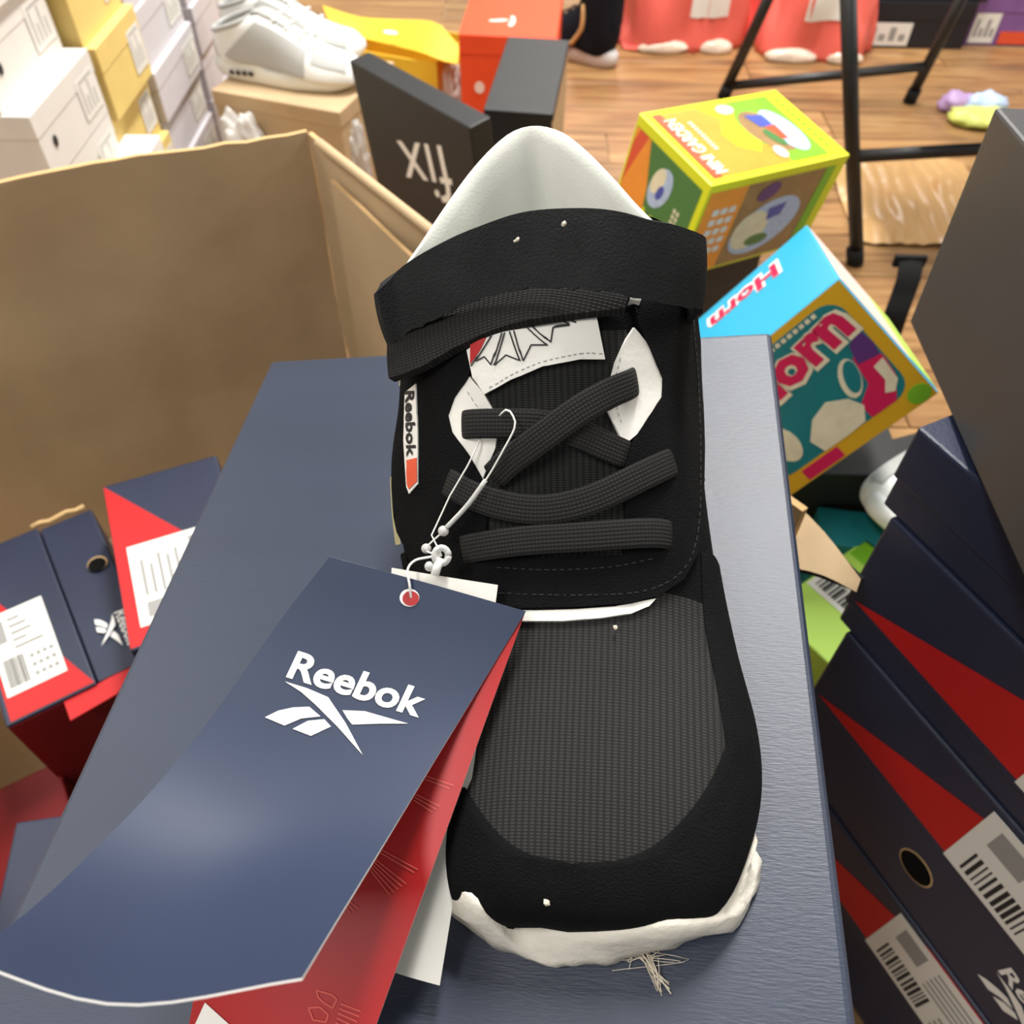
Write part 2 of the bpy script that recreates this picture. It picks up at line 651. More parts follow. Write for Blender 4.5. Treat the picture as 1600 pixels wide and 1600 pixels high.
# ------------------------------------------------------------------ floor
def wood_mat():
    m = bpy.data.materials.new('honey_wood')
    m.use_nodes = True
    N, Lk = nodes(m)
    b = N['Principled BSDF']
    b.inputs['Roughness'].default_value = 0.38
    tc = N.new('ShaderNodeTexCoord')
    oi = N.new('ShaderNodeObjectInfo')
    ad = N.new('ShaderNodeVectorMath')
    ad.operation = 'MULTIPLY_ADD'
    ad.inputs[1].default_value = (1, 1, 1)
    Lk.new(tc.outputs['Object'], ad.inputs[0])
    sc = N.new('ShaderNodeVectorMath')
    sc.operation = 'SCALE'
    sc.inputs[0].default_value = (13, 7, 3)
    Lk.new(oi.outputs['Random'], sc.inputs['Scale'])
    Lk.new(sc.outputs[0], ad.inputs[2])
    mp = N.new('ShaderNodeMapping')
    mp.inputs['Scale'].default_value = (3.0, 30.0, 10.0)
    Lk.new(ad.outputs[0], mp.inputs['Vector'])
    n = N.new('ShaderNodeTexNoise')
    n.inputs['Scale'].default_value = 1.4
    n.inputs['Detail'].default_value = 6
    n.inputs['Distortion'].default_value = 0.6
    Lk.new(mp.outputs[0], n.inputs['Vector'])
    cr_ = N.new('ShaderNodeValToRGB')
    e = cr_.color_ramp.elements
    e[0].position, e[0].color = 0.28, (*srgb(108, 76, 46), 1)
    e[1].position, e[1].color = 0.72, (*srgb(170, 134, 88), 1)
    x = cr_.color_ramp.elements.new(0.48)
    x.color = (*srgb(144, 106, 66), 1)
    Lk.new(n.outputs['Fac'], cr_.inputs[0])
    # knots
    mp2 = N.new('ShaderNodeMapping')
    mp2.inputs['Scale'].default_value = (4.0, 11.0, 1.0)
    Lk.new(ad.outputs[0], mp2.inputs['Vector'])
    vo = N.new('ShaderNodeTexVoronoi')
    vo.inputs['Scale'].default_value = 1.0
    Lk.new(mp2.outputs[0], vo.inputs['Vector'])
    mr = N.new('ShaderNodeMapRange')
    mr.inputs[1].default_value = 0.05
    mr.inputs[2].default_value = 0.17
    mr.inputs[3].default_value = 0.42
    mr.inputs[4].default_value = 1.0
    Lk.new(vo.outputs['Distance'], mr.inputs[0])
    br = N.new('ShaderNodeMapRange')
    br.inputs[3].default_value = 0.82
    br.inputs[4].default_value = 1.15
    Lk.new(oi.outputs['Random'], br.inputs[0])
    mu = N.new('ShaderNodeMath')
    mu.operation = 'MULTIPLY'
    Lk.new(mr.outputs[0], mu.inputs[0])
    Lk.new(br.outputs[0], mu.inputs[1])
    s2 = N.new('ShaderNodeVectorMath')
    s2.operation = 'SCALE'
    Lk.new(cr_.outputs[0], s2.inputs[0])
    Lk.new(mu.outputs[0], s2.inputs['Scale'])
    Lk.new(s2.outputs[0], b.inputs['Base Color'])
    return m


M['wood'] = wood_mat()
floor = rbox('floor', (7.0, 8.0, 0.06), (0.5, 3.0, -0.037), M['kraft'], bev=0)
setp(floor, 'honey coloured wooden plank floor', 'floor', kind='structure')
PW = 0.137
pm = {}
for row in range(38):
    y = -0.9 + row * PW
    x = -2.0 + (row * 0.53) % 1.2
    xs = -2.0
    while xs < 2.6:
        xe = min(x, 2.6)
        ln = round(xe - xs, 2)
        if ln > 0.05:
            if ln not in pm:
                t = rbox('plank', (ln - 0.003, PW - 0.003, 0.007), (0, 0, -0.0035), M['wood'], floor, bev=0.001, seg=1)
                pm[ln] = t.data
            else:
                t = bpy.data.objects.new('plank', pm[ln])
                COL.objects.link(t)
                t.parent = floor
            t.location = ((xs + xe) / 2, y, 0)
        xs = xe
        x += 1.2

M['paint'] = mat('white_wall_paint', srgb(226, 222, 212), 0.8, 0.3, bump=0.1, bscale=80)
for nm, sz, ct, lb in (('wall_far', (7.0, 0.1, 2.9), (0.5, 7.0, 1.45), 'white painted far wall'), ('wall_left', (0.1, 8.0, 2.9), (-3.05, 3.0, 1.45), 'white painted left wall'),
                       ('wall_right', (0.1, 8.0, 2.9), (4.05, 3.0, 1.45), 'white painted right wall')):
    setp(rbox(nm, sz, ct, M['paint'], bev=0), lb, 'wall', kind='structure')

# ------------------------------------------------------------------ the open carton
CA = [V((-0.216, 0.843)), V((0.185, 0.345))]              # far corner and right end of the right wall (rim height)
CB = CA[0] + (V((-0.481, 0.725)) - CA[0]).normalized() * 0.62   # left end of the far wall
CD = CA[1] + (CB - CA[0])                                 # near-left corner
RIM = 0.5
carton = empty('open_carton', Matrix.Translation((-0.3, 0.5, 0)), 'large open brown cardboard carton holding navy shoe boxes', 'carton')


def carton_wall(name, a, b, z0, z1, bulge=0.0, seed=0, sag=0.0, t=0.005):
    """corrugated panel with slight creases, inner face towards the carton's middle"""
    ctr = (CA[0] + CD) / 2
    n = V((-(b - a).y, (b - a).x)).normalized()
    if (ctr - (a + b) / 2).dot(n) < 0:
        n = -n
    rows = []
    NR, NC = 22, 30
    for i in range(NR + 1):
        r = []
        v = i / NR
        for j in range(NC + 1):
            u = j / NC
            p = a.lerp(b, u)
            z = z0 + (z1 - z0) * v
            d = bulge * math.sin(math.pi * u) * math.sin(math.pi * min(1, v * 0.9 + 0.1))
            d += 0.006 * noise.noise(V((u * 5, v * 4, seed))) + 0.003 * noise.noise(V((u * 14, v * 2, seed + 3)))
            if i == NR:
                z += sag * math.sin(math.pi * u) + 0.003 * noise.noise(V((u * 25, seed, 1)))
            q = p - n * d
            r.append(V((q.x + 0.3, q.y - 0.5, z)))
        rows.append(r)
    # sheet() thickens along du x dv
    du, dv = rows[0][1] - rows[0][0], rows[1][0] - rows[0][0]
    if du.cross(dv).xy.dot(n) > 0:
        rows = [r[::-1] for r in rows]
    return sheet(name, rows, t, [M['kraft'], M['kraft'], M['kraft_edge']], carton)


carton_wall('side_panel', CA[0], CB, 0.004, RIM, 0.012, 1, 0.004)
carton_wall('side_panel', CA[0], CA[1], 0.004, RIM - 0.002, 0.010, 2, -0.012)
carton_wall('side_panel', CB, CD, 0.004, 0.30, 0.0, 3)
carton_wall('side_panel', CA[1], CD, 0.004, 0.16, 0.0, 4)
bot = [V((p.x + 0.3, p.y - 0.5, 0.003)) for p in (CA[0], CB, CD, CA[1])]
mesh_obj('bottom_panel', bot + [p + V((0, 0, 0.004)) for p in bot],
         [[3, 2, 1, 0], [4, 5, 6, 7], [0, 1, 5, 4], [1, 2, 6, 5], [2, 3, 7, 6], [3, 0, 4, 7]], M['kraft'], carton)
# outer flap of the right wall folded down outside, seen as a second layer at the corner, and its torn tab
dR = (CA[1] - CA[0]).normalized()
nR = V((dR.y, -dR.x))
if nR.dot((CA[0] + CD) / 2 - CA[0]) < 0:
    nR = -nR


def cl(p, z):
    return V((p.x + 0.3, p.y - 0.5, z))


# inner overlap panel glued along the corner (its free edge makes the dark vertical line)
rows = []
for i in range(13):
    v = i / 12
    r = []
    for j in range(9):
        u = j / 8
        p = CA[0] + dR * (0.055 + 0.50 * u) + nR * (0.010 + 0.012 * math.sin(u * 3.1) * 0.3 + 0.003 * noise.noise(V((u * 4, v * 3, 8))))
        z = 0.02 + (RIM - 0.026 - 0.02) * v - 0.012 * math.sin(math.pi * u) * v
        r.append(cl(p, z))
    rows.append(r)
du, dv = rows[0][1] - rows[0][0], rows[1][0] - rows[0][0]
if du.cross(dv).xy.dot(nR) > 0:
    rows = [r[::-1] for r in rows]
sheet('inner_flap', rows, 0.004, [M['kraft'], M['kraft'], M['kraft_edge']], carton)
# rim fold over the far right corner
tube('rim_fold', [cl(CA[0] + dR * (0.03 + 0.05 * i) + nR * 0.004, RIM + 0.001 - 0.003 * i / 5) for i in range(12)], 0.005, M['kraft'], carton, 8)
# the folded flap at the near end of the right wall
p0, p1 = Wz(1228, 772, 0.47), Wz(1345, 905, 0.47)
q0, q1 = Wz(1228, 884, 0.462), Wz(1338, 925, 0.462)
rows = [[V((a.x + 0.3, a.y - 0.5, a.z)) for a in cr([p0.lerp(q0, t), p0.lerp(p1, 0.5).lerp(q0.lerp(q1, 0.5), t) + V((0, 0, 0.004)), p1.lerp(q1, t)], 7)] for t in (0, 0.25, 0.5, 0.75, 1)]
sheet('end_flap', rows, 0.005, [M['kraft'], M['kraft'], M['rubber']], carton)


# ------------------------------------------------------------------ shoe boxes
def shoe_box(name, label, mw, d, m_body, m_lid, lid_h, group=None, lid_over=0.0015, cat='shoe box', open_top=False):
    r = empty(name, mw, label, cat, group)
    rbox('body', (d[0], d[1], d[2] - 0.002), (0, 0, (d[2] - 0.002) / 2), m_body, r, 0.002)
    rbox('lid', (d[0] + 2 * lid_over, d[1] + 2 * lid_over, lid_h), (0, 0, d[2] - lid_h / 2 + 0.001), m_lid, r, 0.002)
    return r


def pose(loc, R3):
    return Matrix.Translation(loc) @ Matrix(R3).to_4x4()


def yawm(loc, yaw):
    return Matrix.Translation(loc) @ Matrix.Rotation(yaw, 4, 'Z')


# the box under the shoe (built in the lid's own frame)
LX0, LX1, LY0, LY1 = -0.2465, 0.0465, -0.035, 0.374
LC = V(((LX0 + LX1) / 2, (LY0 + LY1) / 2, -0.125))
mainbox = empty('navy_shoe_box', ML @ Matrix.Translation(LC), 'large navy shoe box lying under the black high-top sneaker', 'shoe box')
bw, bd = LX1 - LX0, LY1 - LY0
rbox('body', (bw - 0.006, bd - 0.006, 0.118), (0, 0, 0.06), M['navy'], mainbox, 0.003)
rbox('lid', (bw, bd, 0.075), (0, 0, 0.125 - 0.0375), M['navy_lid'], mainbox, 0.0028, 3)


# ------------------------------------------------------------------ the high-top sneaker (lid frame)
def sec_interp(secs, s):
    n = len(secs) - 1
    s = max(0.0, min(n - 1e-6, s))
    k = int(s)
    t = s - k
    g = lambda i: secs[max(0, min(n, i))]
    out = []
    for p0, p1, p2, p3 in zip(g(k - 1), g(k), g(k + 1), g(k + 2)):
        out.append(0.5 * (2 * p1 + (p2 - p0) * t + (2 * p0 - 5 * p1 + 4 * p2 - p3) * t * t + (3 * p1 - p0 - 3 * p2 + p3) * t ** 3))
    return out


def spow(x, p):
    return math.copysign(abs(x) ** p, x)


def sec_pt(secs, s, phi):
    by, bz, ty, tz, w, cx, p, q, k = sec_interp(secs, s)
    c, sn = math.cos(phi), math.sin(phi)
    a = spow(c, p if c > 0 else 0.5)
    lat = w * spow(sn, q) * (1 - k * a)
    my, mz = (by + ty) / 2, (bz + tz) / 2
    return V((cx + lat, my + (ty - by) / 2 * a, mz + (tz - bz) / 2 * a))


#        By     Bz     Ty     Tz     w      cx      p     q    k
SECS = [(0.0675, 0.014, 0.0672, 0.021, 0.018, -0.046, 0.9, 0.8, 0.05),
        (0.0680, 0.012, 0.0695, 0.029, 0.0320, -0.0395, 0.9, 0.75, 0.08),
        (0.0750, 0.012, 0.0800, 0.0375, 0.0410, -0.0350, 0.85, 0.72, 0.12),
        (0.092, 0.010, 0.097, 0.045, 0.0478, -0.0342, 0.85, 0.72, 0.16),
        (0.113, 0.004, 0.116, 0.051, 0.0530, -0.0355, 0.85, 0.75, 0.20),
        (0.135, 0.004, 0.135, 0.056, 0.0555, -0.039, 0.85, 0.75, 0.22),
        (0.168, 0.004, 0.156, 0.063, 0.0565, -0.0445, 0.85, 0.75, 0.18),
        (0.212, 0.004, 0.176, 0.078, 0.0595, -0.0505, 0.8, 0.72, 0.08),
        (0.265, 0.004, 0.193, 0.094, 0.0605, -0.0540, 0.8, 0.72, 0.04),
        (0.330, 0.006, 0.206, 0.107, 0.0595, -0.0545, 0.8, 0.78, 0.03),
        (0.352, 0.035, 0.215, 0.117, 0.058, -0.0535, 0.8, 0.78, 0.03),
        (0.350, 0.070, 0.224, 0.126, 0.056, -0.0525, 0.8, 0.8, 0.03),
        (0.344, 0.088, 0.230, 0.126, 0.050, -0.052, 0.85, 0.85, 0.02),
        (0.340, 0.098, 0.234, 0.128, 0.046, -0.052, 0.9, 0.9, 0.02)]
NS, NP = 104, 72
SMAX = len(SECS) - 1
SB = V((-0.045, 0.2, 0.0))
shoe = empty('high_top_sneaker', ML @ Matrix.Translation(SB), 'black high-top sneaker with ankle strap standing on the navy box lid', 'sneaker')


def loc(p):
    return V(p) - SB


sv = [[sec_pt(SECS, SMAX * i / NS, -math.pi + 2 * math.pi * j / NP) for j in range(NP)] for i in range(NS + 1)]
flat = [p for r in sv for p in r]
allf = grid_faces(NS + 1, NP, wrap=True)
tip = len(flat)
flat.append(sum((p for p in sv[0]), V((0, 0, 0))) / NP)
tipf = [[tip, (j + 1) % NP, j] for j in range(NP)]
BV = BVHTree.FromPolygons(flat, tipf + allf)
# UV in metres: lateral arc along the section, length along the spine
suv = []
acc = 0.0
for i in range(NS + 1):
    if i:
        acc += (sv[i][NP // 2] - sv[i - 1][NP // 2]).length
    a = 0.0
    arc = [0.0] * NP
    for j in range(NP // 2 + 1, NP):
        arc[j] = arc[j - 1] + (sv[i][j] - sv[i][j - 1]).length
    for j in range(NP // 2 - 1, -1, -1):
        arc[j] = arc[j + 1] - (sv[i][j] - sv[i][j + 1]).length
    for j in range(NP):
        ph = -math.pi + 2 * math.pi * j / NP
        suv.append((0.0575 * math.sin(ph * 0.5) * 2 * 1.0 if False else sv[i][j].x, acc))
suv.append((0, 0))
CUT = int(NS * 6.35 / SMAX)
mesh_obj('vamp', [loc(p) for p in flat[:(CUT + 1) * NP]] + [loc(flat[tip])],
         [[(CUT + 1) * NP, (j + 1) % NP, j] for j in range(NP)] + grid_faces(CUT + 1, NP, True), M['vamp'], shoe, True,
         uvs=suv[:(CUT + 1) * NP] + [(0, 0)])
mesh_obj('quarter', [loc(p) for p in flat[(CUT) * NP:(NS + 1) * NP]], grid_faces(NS + 1 - CUT, NP, True), M['suede'], shoe, True)


def hit(px, py):
    d = lray(px, py).normalized()
    r = BV.ray_cast(CL, d)
    if r[0] is not None:
        n = r[1]
        return r[0], (n if n.dot(d) < 0 else -n)
    # nearest surface point to the ray
    best = None
    for k in range(40):
        p = CL + d * (0.14 + 0.008 * k)
        q = BV.find_nearest(p)
        if q[0] is not None and (best is None or q[3] < best[0]):
            best = (q[3], q[0], q[1])
    n = best[2]
    return best[1], (n if n.dot(d) < 0.3 else -n)


def overlay(name, outline, off, thick, m, parent, step=14, label=None, uv=True):
    vs, fs = cdt(outline, step)
    top, low, uvs = [], [], []
    for p in vs:
        h, n = hit(p.x, p.y)
        top.append(loc(h + n * off))
        low.append(loc(h + n * (off - thick)))
        uvs.append((h.x, h.y + h.z))
    verts, faces = solid(top, fs, low)
    o = mesh_obj(name, verts, faces, m, parent, True, uvs=(uvs + [(0, 0)] * (len(verts) - len(uvs))) if uv else None)
    bm = bmesh.new()
    bm.from_mesh(o.data)
    bmesh.ops.recalc_face_normals(bm, faces=bm.faces)
    for e in bm.edges:
        if len(e.link_faces) == 2 and e.link_faces[0].normal.angle(e.link_faces[1].normal, 0) > 0.9:
            e.smooth = False
    # outward check
    cn = sum((f.normal.dot((V(loc(CL)) - f.calc_center_median()).normalized()) * f.calc_area() for f in bm.faces), 0.0)
    if cn < 0:
        bmesh.ops.reverse_faces(bm, faces=bm.faces)
    bm.to_mesh(o.data)
    bm.free()
    if label:
        o['label'] = label
    return o


def stitches(name, path, parent, off, m, width=1.6, dash=7, gap=5):
    pts = cr([V((x, y)) for x, y in path], 200)
    L = 0.0
    on_ = []
    cur = [pts[0]]
    vs, fs = [], []
    for a, b in zip(pts, pts[1:]):
        L0 = L
        L += (b - a).length
        if (L0 % (dash + gap)) < dash:
            cur.append(b)
        else:
            if len(cur) > 1:
                on_.append(cur)
            cur = [b]
    for c in on_:
        a, b = c[0], c[-1]
        t = (b - a)
        if t.length < 0.5:
            continue
        n = V((-t.y, t.x)).normalized() * width / 2
        k = len(vs)
        for q in (a + n, b + n, b - n, a - n):
            h, nn = hit(q.x, q.y)
            vs.append(loc(h + nn * off))
        fs.append([k, k + 1, k + 2, k + 3])
    return mesh_obj(name, vs, fs, m, parent)


# --- toe mudguard and side band, a strip of suede following the base surface
def band_phi(s):
    s0 = 2.0
    if s <= s0:
        return 0.0
    return min(1.22, 1.22 * ((s - s0) / 2.2) ** 0.5)


mv, mf = [], []
rowsM = []
SS = [0.0 + 6.9 * i / 80 for i in range(81)]
NB = 30
for sgn in (-1, 1):
    base = len(mv)
    for s in SS:
        pb = band_phi(s) * (1.0 if sgn < 0 else 1.0)
        for j in range(NB + 1):
            ph = pb + (2.75 - pb) * j / NB
            p = sec_pt(SECS, s, sgn * ph)
            e = 1e-3
            du = sec_pt(SECS, s + 0.01, sgn * ph) - sec_pt(SECS, max(0, s - 0.01), sgn * ph)
            dvv = sec_pt(SECS, s, sgn * (ph + 0.01)) - sec_pt(SECS, s, sgn * (ph - 0.01))
            n = du.cross(dvv)
            if n.length < 1e-12:
                n = V((0, -1, 0))
            n.normalize()
            c = V((SECS[0][5], p.y + 0.02, 0.02))
            if n.dot(p - c) < 0:
                n = -n
            edge = min(1.0, (ph - pb) / 0.06) if band_phi(s) > 0 else 1.0
            o = 0.0004 + 0.0013 * math.sqrt(edge)
            mv.append(loc(p + n * o))
    fs = grid_faces(len(SS), NB + 1, off=base)
    mf += fs if sgn > 0 else [f[::-1] for f in fs]
tipi = len(mv)
mv.append(loc(flat[tip] + V((0, -0.0017, 0))))
for sgn, base in ((-1, 0), (1, len(SS) * (NB + 1))):
    for j in range(NB):
        mf.append([tipi, base + j, base + j + 1])
mud = mesh_obj('toe_guard', mv, mf, M['suede'], shoe, True)
fix_normals(mud)

# --- saddle / lace panel (U shape round the throat), wraps from the left to the right
PANEL = [(606, 588), (640, 575), (700, 548), (742, 536), (744, 560), (737, 590), (716, 622), (706, 650), (712, 676), (738, 712),
         (756, 745), (764, 790), (764, 868), (860, 872), (972, 866), (974, 790), (972, 712), (1000, 665), (1026, 622), (1027, 592),
         (1008, 545), (990, 505), (985, 478), (1040, 474), (1078, 480), (1088, 560), (1091, 700), (1089, 800), (1083, 862), (1062, 905),
         (1028, 930), (985, 944), (900, 950), (815, 951), (740, 940), (690, 915), (655, 880), (630, 830), (615, 760), (608, 680)]
overlay('lace_panel', PANEL, 0.0026, 0.0032, M['suede'], shoe, 12)
overlay('tongue', [(735, 560), (800, 540), (900, 520), (975, 515), (1000, 560), (1000, 640), (978, 700), (978, 872), (760, 874), (758, 745), (730, 690), (725, 620)],
        0.0009, 0.0014, M['tongue'], shoe, 14)
# white eyelet pieces peeping out under the panel
overlay('eyelet_facing', [(737, 588), (757, 612), (773, 640), (779, 668), (776, 700), (766, 725), (757, 748), (740, 725), (712, 690), (700, 660), (704, 636), (716, 612)],
        0.0021, 0.0012, M['white_leather'], shoe, 8, 'white leather eyelet piece')
overlay('eyelet_facing', [(986, 512), (1004, 535), (1022, 566), (1034, 600), (1030, 632), (1000, 672), (972, 697), (958, 668), (945, 640), (946, 610), (958, 566), (974, 530)],
        0.0021, 0.0012, M['white_leather'], shoe, 8, 'white leather eyelet piece')
overlay('white_piping', [(770, 952), (830, 955), (900, 953), (960, 949), (1022, 936), (1012, 948), (985, 960), (940, 967), (880, 972), (820, 972), (770, 966)],
        0.0018, 0.0018, M['white_leather'], shoe, 8, 'white piping under the lace panel')
stitches('stitching', [(1072, 500), (1080, 600), (1083, 720), (1080, 830), (1060, 890), (1010, 922), (940, 930), (850, 930), (780, 926)], shoe, 0.0029, M['stitch'])
stitches('stitching', [(780, 886), (860, 890), (950, 886), (1020, 872)], shoe, 0.0029, M['stitch'])
stitches('stitching', [(1096, 470), (1100, 600), (1100, 720), (1092, 830)], shoe, 0.0006, M['stitch'])
stitches('stitching', [(735, 612), (752, 640), (762, 665)], shoe, 0.0024, M['grey_ink'], 1.2, 6, 5)
stitches('stitching', [(964, 560), (955, 600), (962, 650), (972, 672)], shoe, 0.0024, M['grey_ink'], 1.2, 6, 5)

# --- tongue label with its starburst
overlay('tongue_label', [(736, 548), (760, 530), (820, 506), (905, 494), (928, 498), (940, 562), (905, 562), (850, 573), (800, 594), (762, 616), (745, 590)],
        0.0034, 0.0014, M['white_leather'], shoe, 8, 'white woven tongue label with starburst print')
overlay('label_print', [(742, 535), (765, 530), (752, 556), (742, 570)], 0.0037, 0.0002, M['red'], shoe, 8, 'red wedge of the label print')


def pxl(x, y):
    return (600 + x * 0.25, 440 + y * 0.25)


def line_print(name, polylines, off, m, parent, width):
    vs, fs = [], []
    for pl in polylines:
        for a, b in zip(pl, pl[1:]):
            a, b = V(a), V(b)
            t = (b - a).normalized()
            n = V((-t.y, t.x)) * width / 2
            K = max(1, int((b - a).length / 5))
            for k in range(K):
                c, d = a.lerp(b, k / K), a.lerp(b, (k + 1) / K) + t * 0.4
                i = len(vs)
                for q in (c + n, d + n, d - n, c - n):
                    h, nn = hit(q.x, q.y)
                    vs.append(loc(h + nn * off))
                fs.append([i, i + 1, i + 2, i + 3])
    return mesh_obj(name, vs, fs, m, parent)


line_print('starburst_print', [[pxl(*p) for p in pl] for pl in (
    [(695, 345), (575, 530)], [(600, 500), (650, 472), (690, 522), (752, 335)], [(770, 330), (708, 525), (778, 462), (862, 496), (800, 325)],
    [(826, 318), (880, 498), (930, 400), (1025, 400), (900, 300)], [(930, 292), (1045, 382), (1060, 300), (1155, 285), (1090, 255)], [(1120, 250), (1195, 275)])],
    0.0038, M['ink'], shoe, 2.2)
stitches('stitching', [(770, 606), (805, 585), (850, 566), (905, 553), (936, 553)], shoe, 0.0037, M['grey_ink'], 1.4, 5, 4)

# --- side flag label
overlay('side_label', [(645, 614), (661, 600), (663, 680), (662, 756), (650, 771), (646, 760), (642, 690)], 0.0031, 0.0008, M['white'], shoe, 8, 'white side label with small lettering')
overlay('label_print', [(647, 720), (662, 716), (662, 752), (651, 764), (648, 756)], 0.0034, 0.0002, M['art_red'], shoe, 8, 'red end of the side label')
tv, tf = text_tris('Reebok', 0.03)
verts = []
for p in tv:
    q = V((645, 612)).lerp(V((646, 716)), p.x) + V((14, -1)) * (p.y * 0.95 + 0.05)
    h, n = hit(q.x + 1, q.y)
    verts.append(loc(h + n * 0.0034))
mesh_obj('label_lettering', verts, tf, M['ink'], shoe)

# --- yellowed white slivers low on the left side
overlay('side_stripe', [(604, 555), (609, 560), (612, 602), (606, 598)], 0.003, 0.002, M['sole_edge'], shoe, 8, 'pale edge low on the left side')
overlay('side_stripe', [(612, 745), (619, 770), (625, 815), (628, 850), (619, 845), (613, 800)], 0.003, 0.002, M['sole_edge'], shoe, 8, 'pale edge low on the left side')


# --- laces: flat woven ribbons
def ribbon(name, path, width, thick, m, parent, nn=26, end=0.0):
    """path of (px, py, height above the surface)"""
    P = cr([V(p) for p in path], nn)
    C3, Nn = [], []
    for p in P:
        h, n = hit(p.x, p.y)
        C3.append(h + n * p.z)
        Nn.append(n)
    for _ in range(3):
        Nn = [(Nn[max(0, i - 1)] + Nn[i] * 2 + Nn[min(nn - 1, i + 1)]).normalized() for i in range(nn)]
        C3 = [C3[0]] + [(C3[i - 1] + C3[i] * 2 + C3[i + 1]) / 4 for i in range(1, nn - 1)] + [C3[-1]]
    vs, fs, uvs = [], [], []
    K = 14
    L = 0.0
    for i in range(nn):
        t = (C3[min(i + 1, nn - 1)] - C3[max(i - 1, 0)]).normalized()
        b = Nn[i].cross(t).normalized()
        n = t.cross(b)
        if i:
            L += (C3[i] - C3[i - 1]).length
        sc = 1.0
        for k in range(K):
            a = 2 * math.pi * k / K
            ca, sa = spow(math.cos(a), 0.6), spow(math.sin(a), 0.8)
            vs.append(loc(C3[i] + b * ca * width / 2 * sc + n * sa * thick / 2))
            uvs.append((ca * width / 2, L))
    fs = grid_faces(nn, K, True)
    fs.append(list(range(K))[::-1])
    fs.append([(nn - 1) * K + k for k in range(K)])
    o = mesh_obj(name, vs, fs, m, parent, True, uvs=uvs)
    return fix_normals(o)


laces = [
    [(728, 858, 0.002), (760, 852, 0.0048), (830, 843, 0.0066), (920, 838, 0.0066), (1000, 834, 0.0055), (1038, 836, 0.0044), (1046, 838, 0.001)],
    [(704, 752, 0.002), (730, 766, 0.0046), (780, 786, 0.006), (850, 796, 0.0068), (920, 782, 0.0068), (985, 750, 0.006), (1035, 726, 0.0046), (1050, 722, 0.001)],
    [(790, 808, 0.004), (760, 812, 0.0040), (850, 806, 0.0046), (930, 800, 0.0046), (985, 798, 0.002)],
    [(975, 712, 0.002), (940, 698, 0.0040), (900, 678, 0.0050), (850, 664, 0.0050), (790, 662, 0.0058), (745, 663, 0.0052), (728, 664, 0.0016)],
    [(775, 745, 0.0030), (800, 722, 0.0062), (850, 686, 0.0088), (900, 645, 0.0092), (945, 613, 0.0076), (975, 600, 0.0060), (988, 596, 0.0016)],
    [(770, 690, 0.002), (772, 720, 0.003), (800, 745, 0.003), (860, 770, 0.003)],
]
for k, l in enumerate(laces):
    if k in (2, 5):
        continue
    ribbon('lace', l, 0.0100, 0.0020, M['lace'], shoe)

# --- collar: padded heel collar with pale lining
rim_px = [(628, 440, 0.110), (640, 412, 0.116), (660, 383, 0.121), (700, 322, 0.1285), (735, 272, 0.134), (770, 232, 0.1395), (803, 206, 0.1435), (838, 198, 0.145),
          (876, 208, 0.1433), (912, 236, 0.139), (950, 276, 0.133), (985, 318, 0.126), (1018, 350, 0.121), (1050, 368, 0.117), (1075, 380, 0.112)]
rim = cr([Lz(*p) for p in rim_px], 49)
cen = V((-0.05, 0.262, 0.0))
lr, outr = [], []
for i, p in enumerate(rim):
    u = i / 48
    rad = V((p.x - cen.x, p.y - cen.y, 0))
    rd = rad.normalized()
    crease = 0.005 * math.exp(-((u - 0.5) / 0.035) ** 2)
    soft = 0.007 * math.exp(-((u - 0.5) / 0.22) ** 2)
    col = []
    for k, (dr, dz) in enumerate(((-0.024, -0.075), (-0.019, -0.055), (-0.014, -0.038), (-0.010, -0.024), (-0.0065, -0.012), (-0.0035, -0.004), (-0.0012, -0.0008), (0, 0))):
        w = (1 - k / 7) ** 0.8
        col.append(p + rd * (dr * (1 - 0.25 * abs(2 * u - 1)) + (crease - soft * 0.6) * min(1, w * 1.6)) + V((0, 0, dz)))
    lr.append(col)
    oc = []
    for k, (dr, dz) in enumerate(((0, 0), (0.002, -0.0006), (0.0040, -0.0030), (0.0050, -0.008), (0.0050, -0.016), (0.0055, -0.03))):
        oc.append(p + rd * dr + V((0, 0, dz)))
    outr.append(oc)
o = mesh_obj('collar_lining', [loc(p) for c in lr for p in c], grid_faces(len(lr), 8), M['lining'], shoe, True)
o['label'] = 'off-white heel collar lining'
fix_normals(o)
o = mesh_obj('heel_collar', [loc(p) for c in outr for p in c], grid_faces(len(outr), 6), M['lining'], shoe, True)
fix_normals(o)
# footbed down in the opening
o = mesh_obj('insole', [loc(sec_pt(SECS, 12.2, -math.pi + 2 * math.pi * j / 48) * 1.0 + V((0, 0, -0.055))) for j in range(48)], [list(range(48))], M['lining'], shoe)


